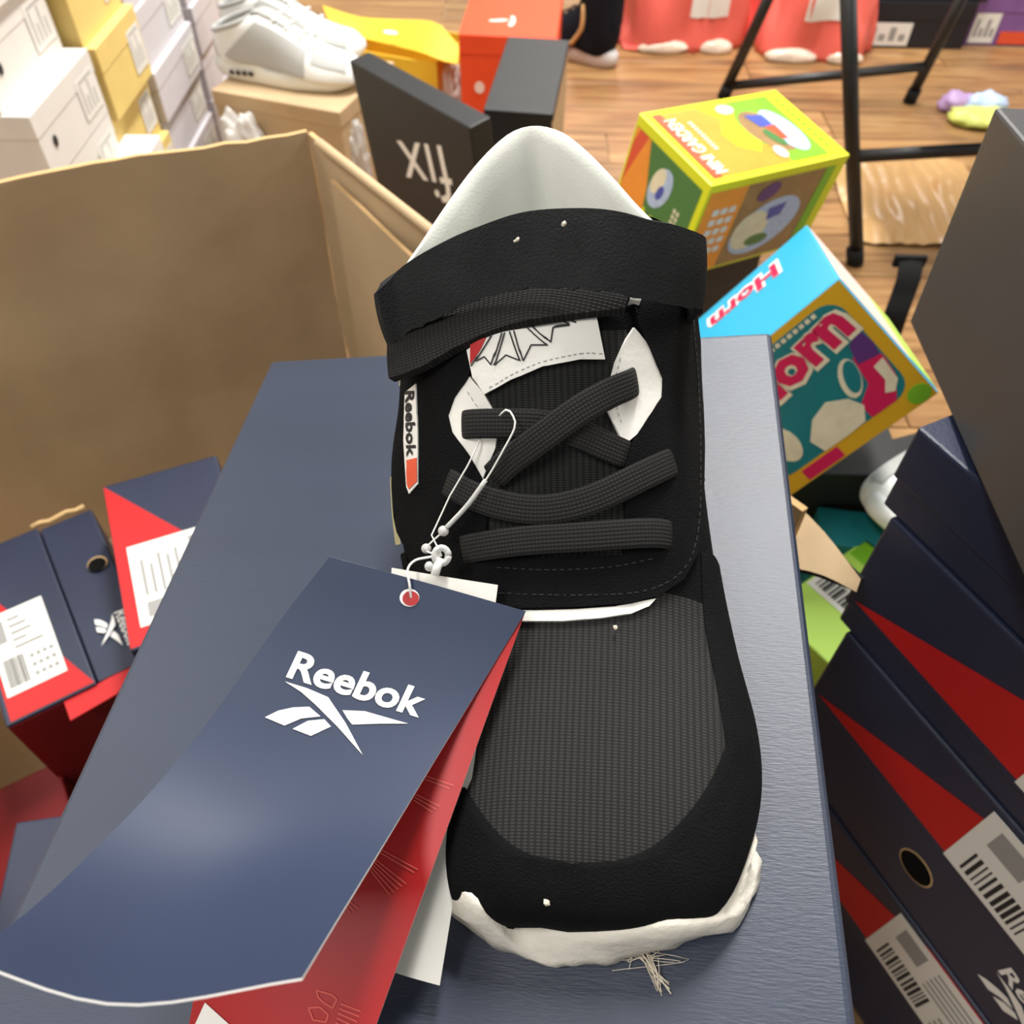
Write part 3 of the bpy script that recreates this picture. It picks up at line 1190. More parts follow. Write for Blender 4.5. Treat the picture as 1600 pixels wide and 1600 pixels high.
# --- ankle strap and the knit loop band under it
def band(name, upper, lower, thick, m, parent, n=46, rough=0.0, rr=6, extend=True, seed=0):
    U = [Lz(*p) for p in upper]
    Lw = [Lz(*p) for p in lower]
    if extend:
        c = V((-0.05, 0.30, 0.1))
        for arr in (U, Lw):
            for side in (0, -1):
                e = arr[side]
                q = e + V((0.003 if side == 0 else -0.003, 0.014, -0.016))
                q2 = e + V((0.009 if side == 0 else -0.009, 0.024, -0.040))
                if side == 0:
                    arr[:0] = [q2, q]
                else:
                    arr += [q, q2]
    U, Lw = cr(U, n), cr(Lw, n)
    top, bot, uvs = [], [], []
    L = 0.0
    for i in range(n):
        if i:
            L += (U[i] - U[i - 1]).length
        for k in range(rr + 1):
            v = k / rr
            p = U[i].lerp(Lw[i], v)
            du = U[min(i + 1, n - 1)] - U[max(i - 1, 0)]
            dn = (Lw[i] - U[i]).cross(du).normalized()
            if dn.dot(p - V((-0.05, 0.29, 0.09))) < 0:
                dn = -dn
            crown = 0.0008 * (1 - (2 * v - 1) ** 2)
            jit = V((0, 0, 0))
            if rough and k == rr:
                jit = (Lw[i] - U[i]).normalized() * rough * random.uniform(-1, 1)
            top.append(loc(p + dn * (thick / 2 + crown) + jit))
            bot.append(loc(p - dn * thick / 2 + jit))
            uvs.append((L, v * (U[i] - Lw[i]).length))
    nc = rr + 1
    N = len(top)
    fs = grid_faces(n, nc) + [f[::-1] for f in grid_faces(n, nc, off=N)]
    ring = list(range(nc)) + [i * nc + nc - 1 for i in range(1, n)] + [(n - 1) * nc + j for j in range(nc - 2, -1, -1)] + [i * nc for i in range(n - 2, 0, -1)]
    fs += [[b, a, a + N, b + N] for a, b in zip(ring, ring[1:] + ring[:1])]
    o = mesh_obj(name, top + bot, fs, m, parent, True, uvs=uvs + uvs)
    o.data.polygons.foreach_set('use_smooth', [True] * (len(fs) - len(ring)) + [False] * len(ring))
    fix_normals(o)
    sharpen(o, 0.8)
    return o


band('ankle_strap',
     [(590, 458, 0.1345), (616, 428, 0.1395), (647, 404, 0.1445), (690, 380, 0.1490), (741, 357, 0.1530), (814, 333, 0.1565), (886, 326, 0.1580), (959, 329, 0.1575), (1013, 343, 0.1545), (1060, 353, 0.1495), (1096, 372, 0.1405)],
     [(611, 538, 0.1125), (634, 522, 0.1185), (669, 504, 0.1245), (715, 483, 0.1300), (763, 464, 0.1340), (832, 450, 0.1375), (886, 450, 0.1385), (941, 456, 0.1380), (1000, 465, 0.1335), (1045, 474, 0.1275), (1090, 484, 0.1175)],
     0.0030, M['strap_suede'], shoe, rough=0.0006, n=90)
band('strap_backing',
     [(612, 520, 0.1125), (660, 497, 0.1215), (740, 465, 0.1285), (830, 445, 0.1315), (900, 446, 0.1325), (985, 462, 0.1295)],
     [(612, 594, 0.1105), (660, 577, 0.1170), (720, 544, 0.1235), (790, 514, 0.1285), (860, 500, 0.1305), (975, 486, 0.1285)],
     0.003, M['knit'], shoe, extend=False)
# small white bartack at the strap's right end
ov = Lz(990, 472, 0.124)
tube('bartack', [loc(Lz(977, 470, 0.125)), loc(Lz(988, 468, 0.125)), loc(Lz(1000, 472, 0.124))], 0.0016, M['white_leather'], shoe, 8)

# --- sole unit
sole_px = [  # (bottom px), (top px), top height
    ((672, 1345), (668, 1290), 0.019), ((690, 1402), (690, 1338), 0.017), ((742, 1456), (748, 1402), 0.0135), ((800, 1488), (806, 1464), 0.010), ((870, 1507), (868, 1461), 0.0125),
    ((960, 1501), (940, 1446), 0.0145), ((1060, 1474), (1040, 1432), 0.0135), ((1120, 1456), (1112, 1422), 0.0125), ((1152, 1446), (1138, 1412), 0.0125), ((1174, 1400), (1162, 1366), 0.014), ((1187, 1340), (1183, 1306), 0.016)]
bpts = [Lz(b[0], b[1], 0.001) for b, t, z in sole_px]
tpts = []
for b, t, z in sole_px:                      # the foxing's upper edge laps over the toe guard
    r = BV.ray_cast(CL, lray(*t).normalized())
    p = Lz(t[0], t[1], z)
    if r[0] is not None and r[0].z > 0.006:
        n = r[1] if r[1].dot(lray(*t)) < 0 else -r[1]
        p = r[0] + n * 0.0030
    tpts.append(p)
# right side, heel and left side follow the upper
side_r = [(3.6, 0.020), (4.2, 0.021), (5, 0.022), (6, 0.022), (7, 0.023), (8, 0.024), (8.7, 0.025)]
more_b, more_t = [], []
for s, zt in side_r:
    by, bz, ty, tz, w, cx, *_ = sec_interp(SECS, s)
    y = by
    more_b.append(V((cx + w * 0.93, y, 0.001)))
    more_t.append(V((cx + w * 0.93, y, zt)))
heel = []
for k in range(9):
    a = math.pi * k / 8
    heel.append((V((-0.051 + 0.052 * math.cos(a), 0.318 + 0.042 * math.sin(a), 0.001)), V((-0.051 + 0.053 * math.cos(a), 0.318 + 0.041 * math.sin(a), 0.026))))
left_b, left_t = [], []
for s, zt in reversed(side_r[:-1]):
    by, bz, ty, tz, w, cx, *_ = sec_interp(SECS, s)
    left_b.append(V((cx - w * 0.97, by, 0.001)))
    left_t.append(V((cx - w * 0.97, by, zt)))
BO = cr(bpts + more_b + [h[0] for h in heel] + left_b + [bpts[0]], 241)[:-1]
TO = cr(tpts + more_t + [h[1] for h in heel] + left_t + [tpts[0]], 241)[:-1]
cxy = V((-0.045, 0.2, 0))
prof = []
NSO = len(BO)
svs = []


def clear_guard(p):
    """keep the rubber outside the toe guard"""
    q = BV.find_nearest(p)
    d = p - q[0]
    n = q[1] if q[1].dot(q[0] - V((-0.04, q[0].y + 0.03, 0.025))) > 0 else -q[1]
    k = d.dot(n)
    return p + n * (0.0032 - k) if k < 0.0032 and d.length < 0.012 else p


for i in range(NSO):
    b, t = BO[i], TO[i]
    if b.x < -0.06 and b.y > 0.07:
        t = clear_guard(t)
    out = V((b.x - cxy.x, b.y - cxy.y, 0)).normalized()
    j1 = 0.0006 * noise.noise(V((i * 0.7, 0, 0))) + (0.0007 if (i % 6) < 2 else 0)
    rr = [b - out * 0.012 + V((0, 0, 0.0)), b - out * 0.0015, b + out * (0.0006 + j1) + V((0, 0, 0.0015)),
          clear_guard(b.lerp(t, 0.35) + out * (0.0016 + j1 * 0.6)), clear_guard(b.lerp(t, 0.7) + out * 0.0012), t + out * 0.0003 + V((0, 0, -0.0006)), t - out * 0.0015, t - out * 0.007 - V((0, 0, 0.001))]
    svs += [loc(p) for p in rr]
sf = grid_faces(NSO, 8)
sf += [[(NSO - 1) * 8 + j, (NSO - 1) * 8 + j + 1, j + 1, j] for j in range(7)]
sf.append([i * 8 for i in range(NSO)])
sole = mesh_obj('sole', svs, sf, M['cream_rubber'], shoe, True)
fix_normals(sole)

# specks of lint on the suede
for k, (x, y, r) in enumerate(((857, 1402, 0.0011), (961, 984, 0.0009), (884, 349, 0.001), (812, 374, 0.0009), (808, 376, 0.0006))):
    h, n = hit(x, y)
    if y < 400:
        h = Lz(x, y, 0.1590) + V((0, -0.002, 0.0))
        n = V((0, -0.5, 0.7)).normalized()
    bm = bmesh.new()
    bmesh.ops.create_icosphere(bm, subdivisions=1, radius=r)
    for v in bm.verts:
        v.co *= random.uniform(0.6, 1.2)
    bmesh.ops.translate(bm, vec=loc(h + n * (0.0022 + r * 0.4)), verts=bm.verts)
    me = bpy.data.meshes.new('lint_speck')
    bm.to_mesh(me)
    bm.free()
    me.materials.append(M['lint'])
    o = bpy.data.objects.new('lint_speck', me)
    COL.objects.link(o)
    o.parent = shoe

# tuft of pale threads under the toe
lt = empty('lint_tuft', ML @ Matrix.Translation(Lz(1020, 1520, 0.0)), 'small tuft of pale lint threads lying before the toe', 'lint')
lo = Lz(1020, 1520, 0.0)
rnd = random.Random(4)
for k in range(20):
    a = V((1005 + rnd.uniform(-16, 26), 1490 + rnd.uniform(-6, 6)))
    b = V((1016 + rnd.uniform(-8, 14), 1515 + rnd.uniform(-8, 8)))
    c = V((1038 + rnd.uniform(-12, 12), 1548 + rnd.uniform(-14, 8)))
    if k > 12:
        b, c = V((960 + rnd.uniform(0, 120), 1497 + rnd.uniform(-8, 10))), V((950 + rnd.uniform(0, 140), 1500 + rnd.uniform(-14, 20)))
    P = cr([Lz(a.x, a.y, 0.0015), Lz(b.x, b.y, 0.002 + rnd.random() * 0.002), Lz(c.x, c.y, 0.0008)], 8)
    tube('thread', [p - lo for p in P], 0.00012 if k > 5 else 0.00026, M['lint'], lt, 5)


# ------------------------------------------------------------------ the swing tag (lid frame)
TB = Ld(640, 935, 0.272)
tag = empty('swing_tag', ML @ Matrix.Translation(TB), 'folded navy swing tag with red inside tied to the black sneaker', 'tag')


def tl(p):
    return V(p) - TB


def page(name, cols, thick, mats, nr=28, nc=12):
    """cols: list of columns (left to right), each a list of (px,py,depth) from top to bottom"""
    C = [cr([Ld(*p) for p in c], nr) for c in cols]
    rows = [[tl(q) for q in cr([c[i] for c in C], nc)] for i in range(nr)]
    return sheet(name, rows, thick, mats, tag), rows


edge = [M['navy_page'], M['red_page'], M['white']]  # white edge slot paints a rim light along the pages
left1 = [(515, 870, 0.2735), (450, 953, 0.272), (388, 1040, 0.268), (315, 1141, 0.259), (230, 1243, 0.244), (140, 1335, 0.224), (45, 1423, 0.198), (-60, 1497, 0.172)]
mid1 = [(668, 911, 0.2725), (606, 1004, 0.270), (544, 1097, 0.265), (478, 1195, 0.256), (405, 1300, 0.242), (333, 1385, 0.224), (255, 1475, 0.198), (185, 1568, 0.170)]
right1 = [(822, 955, 0.271), (775, 1032, 0.268), (728, 1109, 0.263), (678, 1190, 0.254), (622, 1282, 0.241), (570, 1367, 0.224), (519, 1450, 0.201), (472, 1528, 0.176)]
front, frows = page('front_page', [left1, mid1, right1], 0.0005, edge)
front['label'] = 'navy front page with white emblem'
left2 = [(516, 871, 0.2745), (450, 1060, 0.270), (380, 1260, 0.263), (325, 1450, 0.256), (288, 1640, 0.250)]
mid2 = [(668, 912, 0.2735), (602, 1095, 0.268), (540, 1285, 0.260), (480, 1470, 0.252), (430, 1650, 0.245)]
right2 = [(821, 956, 0.272), (770, 1095, 0.266), (700, 1290, 0.257), (642, 1450, 0.250), (574, 1640, 0.243)]
inner, irows = page('inner_page', [left2, mid2, right2], 0.0005, [M['red_page'], M['navy_page'], M['white']])
inner['label'] = 'red inner page with faint white print'
lc = [(612, 887, 0.2775), (600, 1100, 0.273), (590, 1300, 0.268), (575, 1505, 0.262)]
mc = [(695, 901, 0.277), (680, 1110, 0.272), (655, 1320, 0.2665), (630, 1524, 0.2595)]
rc = [(778, 914, 0.2765), (752, 1110, 0.271), (722, 1320, 0.265), (687, 1540, 0.258)]
card, crows = page('back_card', [lc, mc, rc], 0.0005, [M['paper'], M['paper'], M['paper']])
card['label'] = 'plain white back card'


def grid_bvh(rows):
    nc = len(rows[0])
    return BVHTree.FromPolygons([p for r in rows for p in r], grid_faces(len(rows), nc))


FB, IB = grid_bvh(frows), grid_bvh(irows)
CT = tl(CL)


def on_page(bv, px, py, off):
    d = lray(px, py).normalized()
    r = bv.ray_cast(CT, d)
    if r[0] is None:
        r = bv.find_nearest(CT + d * 0.26)
    n = r[1] if r[1].dot(d) < 0 else -r[1]
    return r[0] + n * off


def page_print(name, polys, bv, off, m, parent, step=6):
    verts, faces = [], []
    for poly in polys:
        vs, fs = cdt(poly, step)
        k = len(verts)
        verts += [on_page(bv, p.x, p.y, off) for p in vs]
        faces += [[i + k for i in f] for f in fs]
    return mesh_obj(name, verts, faces, m, parent)


c4 = lambda x, y: (360 + 0.3 * x, 860 + 0.3 * y)
page_print('emblem', [[c4(*p) for p in poly] for poly in EMB_PX], FB, 0.0003, M['white'], front)
tv, tf = text_tris('Reebok', 0.028, 4)
verts = []
for p in tv:
    q = WO + WU * p.x + WVv * p.y
    verts.append(on_page(FB, *c4(q.x, q.y), 0.0003))
mesh_obj('lettering', verts, tf, M['white'], front)
# punched hole with a red glimpse and worn white ring
page_print('punched_hole', [ellipse(640, 934, 15.5, 14, 20)], FB, 0.0002, M['white'], front)
page_print('punched_hole', [ellipse(642, 935, 13, 11.5, 20)], FB, 0.0004, M['red_page'], front)
# faint print on the red page
M['faint'] = mat('faint_white_print', srgb(210, 92, 84), 0.5, 0.3)
c5 = lambda x, y: (240 + 0.3375 * x, 1200 + 0.3375 * y)


def bar(x0, y0, x1, y1, w):
    a, b = V((x0, y0)), V((x1, y1))
    t = (b - a).normalized()
    n = V((-t.y, t.x)) * w / 2
    return [tuple(a + n), tuple(b + n), tuple(b - n), tuple(a - n)]


polys = []
for (x0, y0, x1, y1, k) in ((1262, 38, 1390, 80, 2), (1215, 122, 1330, 178, 3), (1045, 372, 1225, 470, 2), (1025, 420, 1170, 535, 5), (900, 612, 952, 650, 3)):
    for i in range(k):
        a, b = c5(x0 - 5 * i, y0 + 13 * i), c5(x1 - 5 * i - 14 * i, y1 + 13 * i)
        polys.append(bar(*a, *b, 2.0))
out = [(755, 1028), (800, 1040), (830, 1050), (850, 1070), (830, 1110), (790, 1085), (765, 1062), (755, 1028)]
for a, b in zip(out, out[1:]):
    polys.append(bar(*c5(*a), *c5(*b), 2.6))
out = [(720, 1110), (770, 1105), (810, 1140), (800, 1175), (740, 1165), (720, 1110)]
for a, b in zip(out, out[1:]):
    polys.append(bar(*c5(*a), *c5(*b), 2.6))
for i in range(5):
    polys.append(bar(*c5(868 - 6 * i, 1090 + 22 * i), *c5(960 - 8 * i, 1125 + 24 * i), 2.4))
page_print('small_print', polys, IB, 0.0003, M['faint'], inner, 0)['kind'] = 'stuff'
page_print('pale_corner_print', [[(321, 1566), (300, 1612), (372, 1612)]], IB, 0.0003, M['white'], inner, 0)

# plastic loop fastener and string
def s3(x, y, up=0.004, d=None):
    if d:
        return tl(Ld(x, y, d))
    h, n = hit(x, y)
    return tl(h + n * up)


knot = Ld(690, 868, 0.2745)
tube('string', [tl(p) for p in cr([Ld(643, 940, 0.2725), Ld(640, 915, 0.2705), Ld(637, 890, 0.2715), Ld(648, 876, 0.273), Ld(668, 871, 0.274), knot], 20)], 0.00042, M['white'], tag, 8)
tube('fastener_loop', [tl(knot)] + [s3(x, y, u) for x, y, u in ((700, 832, 0.010), (722, 772, 0.009), (742, 728, 0.0065), (752, 700, 0.005), (760, 672, 0.0035))], 0.00030, M['white'], tag, 8)
pts = [tl(knot)] + [s3(x, y, u) for x, y, u in ((699, 851, 0.012), (718, 826, 0.011), (750, 782, 0.010), (775, 745, 0.010), (797, 706, 0.0115), (814, 668, 0.0118), (812, 648, 0.0115), (803, 641, 0.011), (790, 650, 0.0085))]
tube('fastener_loop', cr(pts, 40), 0.00034, M['white'], tag, 8)
tube('fastener_sleeve', cr([s3(720, 824, 0.0112), s3(748, 786, 0.0102), s3(773, 748, 0.0102)], 10), 0.00085, M['clear'], tag, 10)


def bead(name, p, r, sx=1.0):
    bm = bmesh.new()
    bmesh.ops.create_uvsphere(bm, u_segments=14, v_segments=9, radius=r)
    bmesh.ops.translate(bm, vec=p, verts=bm.verts)
    me = bpy.data.meshes.new(name)
    bm.to_mesh(me)
    bm.free()
    me.materials.append(M['clear'])
    me.polygons.foreach_set('use_smooth', [True] * len(me.polygons))
    o = bpy.data.objects.new(name, me)
    COL.objects.link(o)
    o.parent = tag
    return o


bead('bead', s3(718, 826, 0.011), 0.0019)
bead('bead', s3(699, 850, 0.0118), 0.0018)
kb = tl(knot)
# clasp: ring, tab and side lug
ring = []
for i in range(17):
    a = 2 * math.pi * i / 16
    ring.append(kb + RL @ V((0.0023 * math.cos(a), 0.0026 * math.sin(a), 0.0006)))
tube('clasp_ring', ring, 0.0012, M['clear'], tag, 8)
bead('clasp_lug', tl(Ld(671, 885, 0.2742)), 0.0017)
tube('clasp_tab', [kb + RL @ V((-0.0002, -0.001, 0.0004)), tl(Ld(684, 884, 0.2735)), tl(Ld(679, 899, 0.2730))], 0.0015, M['white'], tag, 8)


# ------------------------------------------------------------------ the stack of navy boxes on the right
P0 = V((0.251, 0.307))
YA = math.radians(-63)
A_ = V((math.cos(YA), math.sin(YA)))
D_ = V((-math.sin(YA), math.cos(YA)))         # into the boxes
SW, SD = 0.30, 0.34


def stack_box(name, label, z0, z1, seam, a0=-0.02, wedge=True, lab=None, hole=None, logo=None, seed=0, sh=0.0):
    c = P0 + A_ * (a0 + SW / 2) + D_ * (SD / 2 + sh)
    d = (SW, SD, z1 - z0)
    r = empty(name, yawm((c.x, c.y, z0), YA), label, 'shoe box', 'navy shoe boxes stacked on the right')
    rbox('body', (SW - 0.004, SD - 0.004, max(0.01, seam - z0) + 0.02), (0, 0, (max(0.01, seam - z0) + 0.02) / 2), M['navy'], r, 0.002)
    ld = rbox('lid', (SW, SD, z1 - seam - 0.001), (0, 0, (seam + z1) / 2 - z0), M['navy'], r, 0.002)
    fr = face_frame('-y', (SW, SD, 0)) @ Matrix.Translation((-SW / 2, -z0, 0))     # u from the far edge, v = world height
    if wedge:
        k = 0.46
        b = seam + 0.010
        top = z1 - 0.003
        plate('red_wedge', [(0.008, b), (SW - 0.002, b), (SW - 0.002, top), (0.008 + (top - b) / k, top)], fr, M['red'], ld, 0.0005, 0.0004)
    if lab:
        sticker(fr, *lab, ld, 0.0012, seed)
    if hole:
        hb = plate('hole_rim', ellipse(hole[0], hole[1], 0.0150, 0.0150, 24), fr @ Matrix.Translation((0, 0, -0.002)), M['kraft_edge'], r, 0.0004, 0.0004)
        plate('finger_hole', ellipse(hole[0], hole[1], 0.0138, 0.0138, 24), fr @ Matrix.Translation((0, 0, -0.002)), M['hole'], r, 0.0007, 0.0004)
    if logo:
        brand_logo(fr @ Matrix.Translation((0, 0, -0.002)), *logo, M['white'], r, 0.0006)
    return r


stack_box('navy_shoe_box', 'navy shoe box at the foot of the right-hand stack with a white sticker', 0.001, 0.2045, 0.11, lab=(0.155, 0.117, 0.29, 0.200), seed=11)
stack_box('navy_shoe_box', 'navy shoe box with round finger hole and white sticker in the right-hand stack', 0.2055, 0.3895, 0.298, lab=(0.142, 0.306, 0.288, 0.384), hole=(0.138, 0.258),
          logo=(0.215, 0.262, 0.07, 0.016, 0.0), seed=12)
stack_box('navy_shoe_box', 'navy shoe box with broad red wedge just under the plain dark one', 0.3905, 0.5045, 0.412, a0=-0.033, lab=(0.150, 0.420, 0.288, 0.490), seed=13)
stack_box('navy_shoe_box', 'plain dark navy shoe box topping the right-hand stack under the charcoal box', 0.5055, 0.572, 0.53, wedge=False, a0=-0.045)

gk = 0.637
gc = CW + (V((0.5389, 0.5051, 0.4987)) - CW) * gk
gR = Matrix(((0.9972, 0.0741, -0.0111), (-0.0731, 0.9947, 0.0719), (0.0164, -0.0709, 0.9973)))
gd = (0.3001 * gk, 0.4028 * gk, 0.2115 * gk)
gm = pose(gc, gR) @ Matrix.Translation((0, 0, -gd[2] / 2))
gb = empty('charcoal_shoe_box', gm, 'big plain charcoal box at the right edge on top of the stack', 'shoe box')
rbox('body', (gd[0] - 0.003, gd[1] - 0.003, gd[2] - 0.002), (0, 0, (gd[2] - 0.002) / 2), M['grey_board'], gb, 0.002)
rbox('lid', gd, (0, 0, gd[2] / 2 + 0.0005), M['grey_board'], gb, 0.002)
plate('paper_fleck', rect(-0.004, 0.01, -0.002, 0.013), face_frame('-x', gd), M['white'], gb, 0.0005)

# ------------------------------------------------------------------ navy boxes standing in the carton
def top_frame(a, b, c):
    """frame with u along a->b, v along a->c turned square, n up"""
    u = (b - a).normalized()
    v = (c - a)
    v = (v - u * v.dot(u)).normalized()
    n = u.cross(v)
    return Matrix(((u.x, v.x, n.x, a.x), (u.y, v.y, n.y, a.y), (u.z, v.z, n.z, a.z), (0, 0, 0, 1)))


def upright_box(name, label, fr, u0, u1, v0, v1, h, seam=None, group='navy shoe boxes standing in the carton'):
    """box whose printed end faces up; fr is the frame of that end (n may point down when u,v are left-handed)"""
    up = V((fr[0][2], fr[1][2], fr[2][2])).z
    r = empty(name, fr, label, 'shoe box', group)
    sg = -1 if up > 0 else 1
    s = seam if seam is not None else u1
    rbox('lid', (s - u0, v1 - v0, h), ((u0 + s) / 2, (v0 + v1) / 2, sg * h / 2), M['navy'], r, 0.002)
    if seam is not None:
        rbox('body', (u1 - s - 0.001, v1 - v0 - 0.004, h - 0.002), ((s + u1) / 2 + 0.0005, (v0 + v1) / 2, sg * (h / 2 + 0.001)), M['navy'], r, 0.002)
    return r, sg


# box A: printed end up, lid half on the left, hole and emblem half on the right
zA = 0.22
a, b, c = Wz(58, 824, zA), Wz(142, 790, zA), Wz(131, 1076, zA)
u = (b - a).normalized()
v = (c - a)
v = (v - u * v.dot(u)).normalized()
n = V((0, 0, 1))
frA = Matrix(((u.x, v.x, n.x, a.x), (u.y, v.y, n.y, a.y), (0, 0, 1, a.z), (0, 0, 0, 1)))
frA = top_frame(a, a + u, a - v)             # v pointing away from the camera: right-handed, n up
LA = 0.217
boxA, _ = upright_box('navy_shoe_box', 'navy shoe box with finger hole and emblem standing in the carton by its left wall', frA, -0.078, 0.054, -LA, 0.0, 0.211, seam=0.0)
frA0 = Matrix.Identity(4)
lidA = [o for o in boxA.children if o.name.startswith('lid')][0]
plate('red_wedge', [(-0.073, -0.03), (-0.001, -LA + 0.002), (-0.073, -LA + 0.002)], frA0, M['red'], lidA, 0.0004, 0.0004)
sticker(frA0, -0.070, -0.190, -0.018, -0.092, lidA, 0.0010, 21, rot=False)
plate('hole_rim', ellipse(0.039, -0.082, 0.0096, 0.0096, 24), frA0, M['kraft_edge'], boxA, 0.0004, 0.0004)
plate('finger_hole', ellipse(0.0385, -0.083, 0.0088, 0.0088, 24), frA0, M['hole'], boxA, 0.0008, 0.0004)
brand_logo(frA0, 0.036, -0.150, 0.044, 0.011, -math.pi / 2, M['white'], boxA, 0.0006)
rdfr = Matrix(((1, 0, 0, 0), (0, 0, -1, -LA), (0, 1, 0, 0), (0, 0, 0, 1)))
plate('red_side_panel', rect(-0.077, -0.209, 0.053, -0.004), rdfr, M['shaded_red'], boxA, 0.0006, 0.0006)
# crumpled kraft rim behind it and red tab below
tube('torn_edge', [V((-0.005 + 0.009 * i, 0.003 + 0.002 * math.sin(i * 2.1), 0.000)) for i in range(7)], 0.0028, M['kraft_edge'], boxA, 7)
plate('red_flap', [(-0.03, -LA - 0.022), (0.012, -LA - 0.018), (0.040, -LA + 0.006), (0.0, -LA + 0.001), (-0.03, -LA + 0.001)], Matrix.Translation((0, 0, -0.004)), M['red'], boxA, 0.0004, 0.002)

# box B
zB = 0.28
a, b, c = Wz(160, 760, zB), Wz(332, 712, zB), Wz(240, 1000, zB)
u = (b - a).normalized()
v = (c - a)
v = (v - u * v.dot(u)).normalized()
frB = top_frame(a, a + u, a - v)
boxB, _ = upright_box('navy_shoe_box', 'navy shoe box with red wedge standing in the carton close to the navy lid', frB, 0.0, 0.112, -0.205, 0.0, 0.27)
lidB = [o for o in boxB.children][0]
plate('red_wedge', [(0.001, -0.002), (0.110, -0.155), (0.110, -0.203), (0.001, -0.203)], frA0, M['red'], lidB, 0.0004, 0.0004)
sticker(frA0, 0.012, -0.185, 0.098, -0.090, lidB, 0.0010, 22, rot=True)

# deeper red and navy boxes
rb_ = shoe_box('red_shoe_box', 'red shoe box, colour darkened for shade, lying deep in the carton below the finger-hole box', yawm((-0.445, 0.215, 0.010), math.radians(-58)), (0.2, 0.13, 0.10), M['shaded_red'], M['shaded_red'], 0.04)
c0 = Wz(52, 1272, 0.20)
nb = shoe_box('navy_shoe_box', 'navy shoe box corner peeping out low beside the navy lid', yawm((c0.x + 0.10, c0.y - 0.055, 0.010), math.radians(10)), (0.2, 0.13, 0.19), M['navy'], M['navy'], 0.06, 'navy shoe boxes standing in the carton')
plate('red_wedge', [(-0.065, 0.09), (0.06, 0.09), (-0.065, 0.0)], face_frame('-x', (0.203, 0.13, 0.19)) @ Matrix.Translation((0, 0, 0)), M['red'], nb, 0.0006, 0.0004)

# hidden boxes that carry the large navy box
sup = shoe_box('navy_shoe_box', 'navy shoe box inside the carton carrying the big navy box', yawm((-0.05, 0.29, 0.010), math.radians(-35)), (0.16, 0.24, 0.418), M['navy'], M['navy'], 0.07, 'navy shoe boxes standing in the carton')


# ------------------------------------------------------------------ toy boxes behind the sneaker
toyR = Matrix(((0.5038, 0.8503, 0.1523), (-0.8489, 0.5199, -0.095), (-0.1599, -0.0814, 0.9838)))
td = (0.135, 0.2048, 0.1224)
tm = pose((0.2433, 0.9276, 0.4082), toyR) @ Matrix.Translation((0, 0, -td[2] / 2))
toy = empty('toy_box', tm, 'lime yellow toy box with orange and green pictures', 'toy box')
rbox('carton', td, (0, 0, td[2] / 2), M['lime'], toy, 0.0015)
ft = face_frame('+z', td)
x0, x1, y0, y1 = -0.0675, 0.0675, -0.1024, 0.1024
tp = plate('top_picture', rect(x0 + 0.009, y0 + 0.010, x1 - 0.009, y1 - 0.026), ft, M['art_orange'], toy, 0.0004)
plate('green_field', [(x0 + 0.009, 0.0), (x0 + 0.03, 0.012), (x0 + 0.05, -0.008), (x0 + 0.08, -0.004), (x0 + 0.10, 0.018), (x1 - 0.009, 0.02), (x1 - 0.009, y1 - 0.026), (x0 + 0.009, y1 - 0.026)], ft, M['art_green'], tp, 0.0006)
plate('yellow_shape', [(x0 + 0.009, -0.03), (x0 + 0.035, -0.012), (x0 + 0.06, -0.03), (x0 + 0.085, -0.026), (x0 + 0.10, -0.005), (x0 + 0.085, 0.008), (x0 + 0.05, 0.002), (x0 + 0.02, 0.012), (x0 + 0.009, 0.01)], ft, M['lime'], tp, 0.0007)
plate('brown_shape', ellipse(0.002, 0.030, 0.040, 0.026, 20, 0.2), ft, M['art_brown'], tp, 0.0008)
plate('pale_round_shape', ellipse(0.006, 0.052, 0.040, 0.019, 24, 0.05), ft, M['art_blue'], tp, 0.0010)
plate('blue_shape', [(-0.03, 0.02), (-0.006, 0.026), (-0.004, 0.045), (-0.026, 0.044)], ft, M['art_deep_blue'], tp, 0.0012)
plate('red_shape', [(-0.004, 0.032), (0.02, 0.036), (0.022, 0.046), (-0.006, 0.047)], ft, M['art_red'], tp, 0.0013)
plate('green_shape', ellipse(0.016, 0.030, 0.017, 0.007, 14, 0.3), ft, M['art_darkgreen'], tp, 0.0013)
plate('pale_shape', ellipse(0.040, 0.018, 0.011, 0.008, 14), ft, M['art_pink'], tp, 0.0012)
plate('pale_shape', ellipse(-0.046, 0.004, 0.009, 0.012, 14), ft, M['art_pink'], tp, 0.0012)
plate('red_banner', rect(x0 + 0.009, y0 + 0.010, x1 - 0.009, y0 + 0.022), ft, M['art_red'], tp, 0.0008)
word('lettering', 'MINI GARDEN', ft, x1 - 0.015, y0 + 0.034, 0.098, 0.017, M['white'], tp, 0.0012, 0.010, math.pi)
quads('small_lettering', [rect(-0.036 + 0.006 * i, y0 + 0.044, -0.032 + 0.006 * i, y0 + 0.050) for i in range(9)], ft, M['cream'], tp, 0.0011)['kind'] = 'stuff'
quads('edge_lettering', [rect(-0.05 + 0.010 * i, y1 - 0.019, -0.044 + 0.010 * i, y1 - 0.012) for i in range(10)], ft, M['art_green'], toy, 0.0004)['kind'] = 'stuff'
fx = face_frame('-y', td)      # left side in view
z0 = -td[2] / 2
sp = plate('side_picture', rect(-0.0675 + 0.004, z0 + 0.004, 0.0675 - 0.009, -z0 - 0.012), fx, M['art_darkgreen'], toy, 0.0004)
plate('orange_field', [(-0.063, z0 + 0.004), (-0.012, z0 + 0.004), (-0.020, 0.0), (-0.036, 0.049), (-0.063, 0.049)], fx, M['art_orange'], sp, 0.0006)
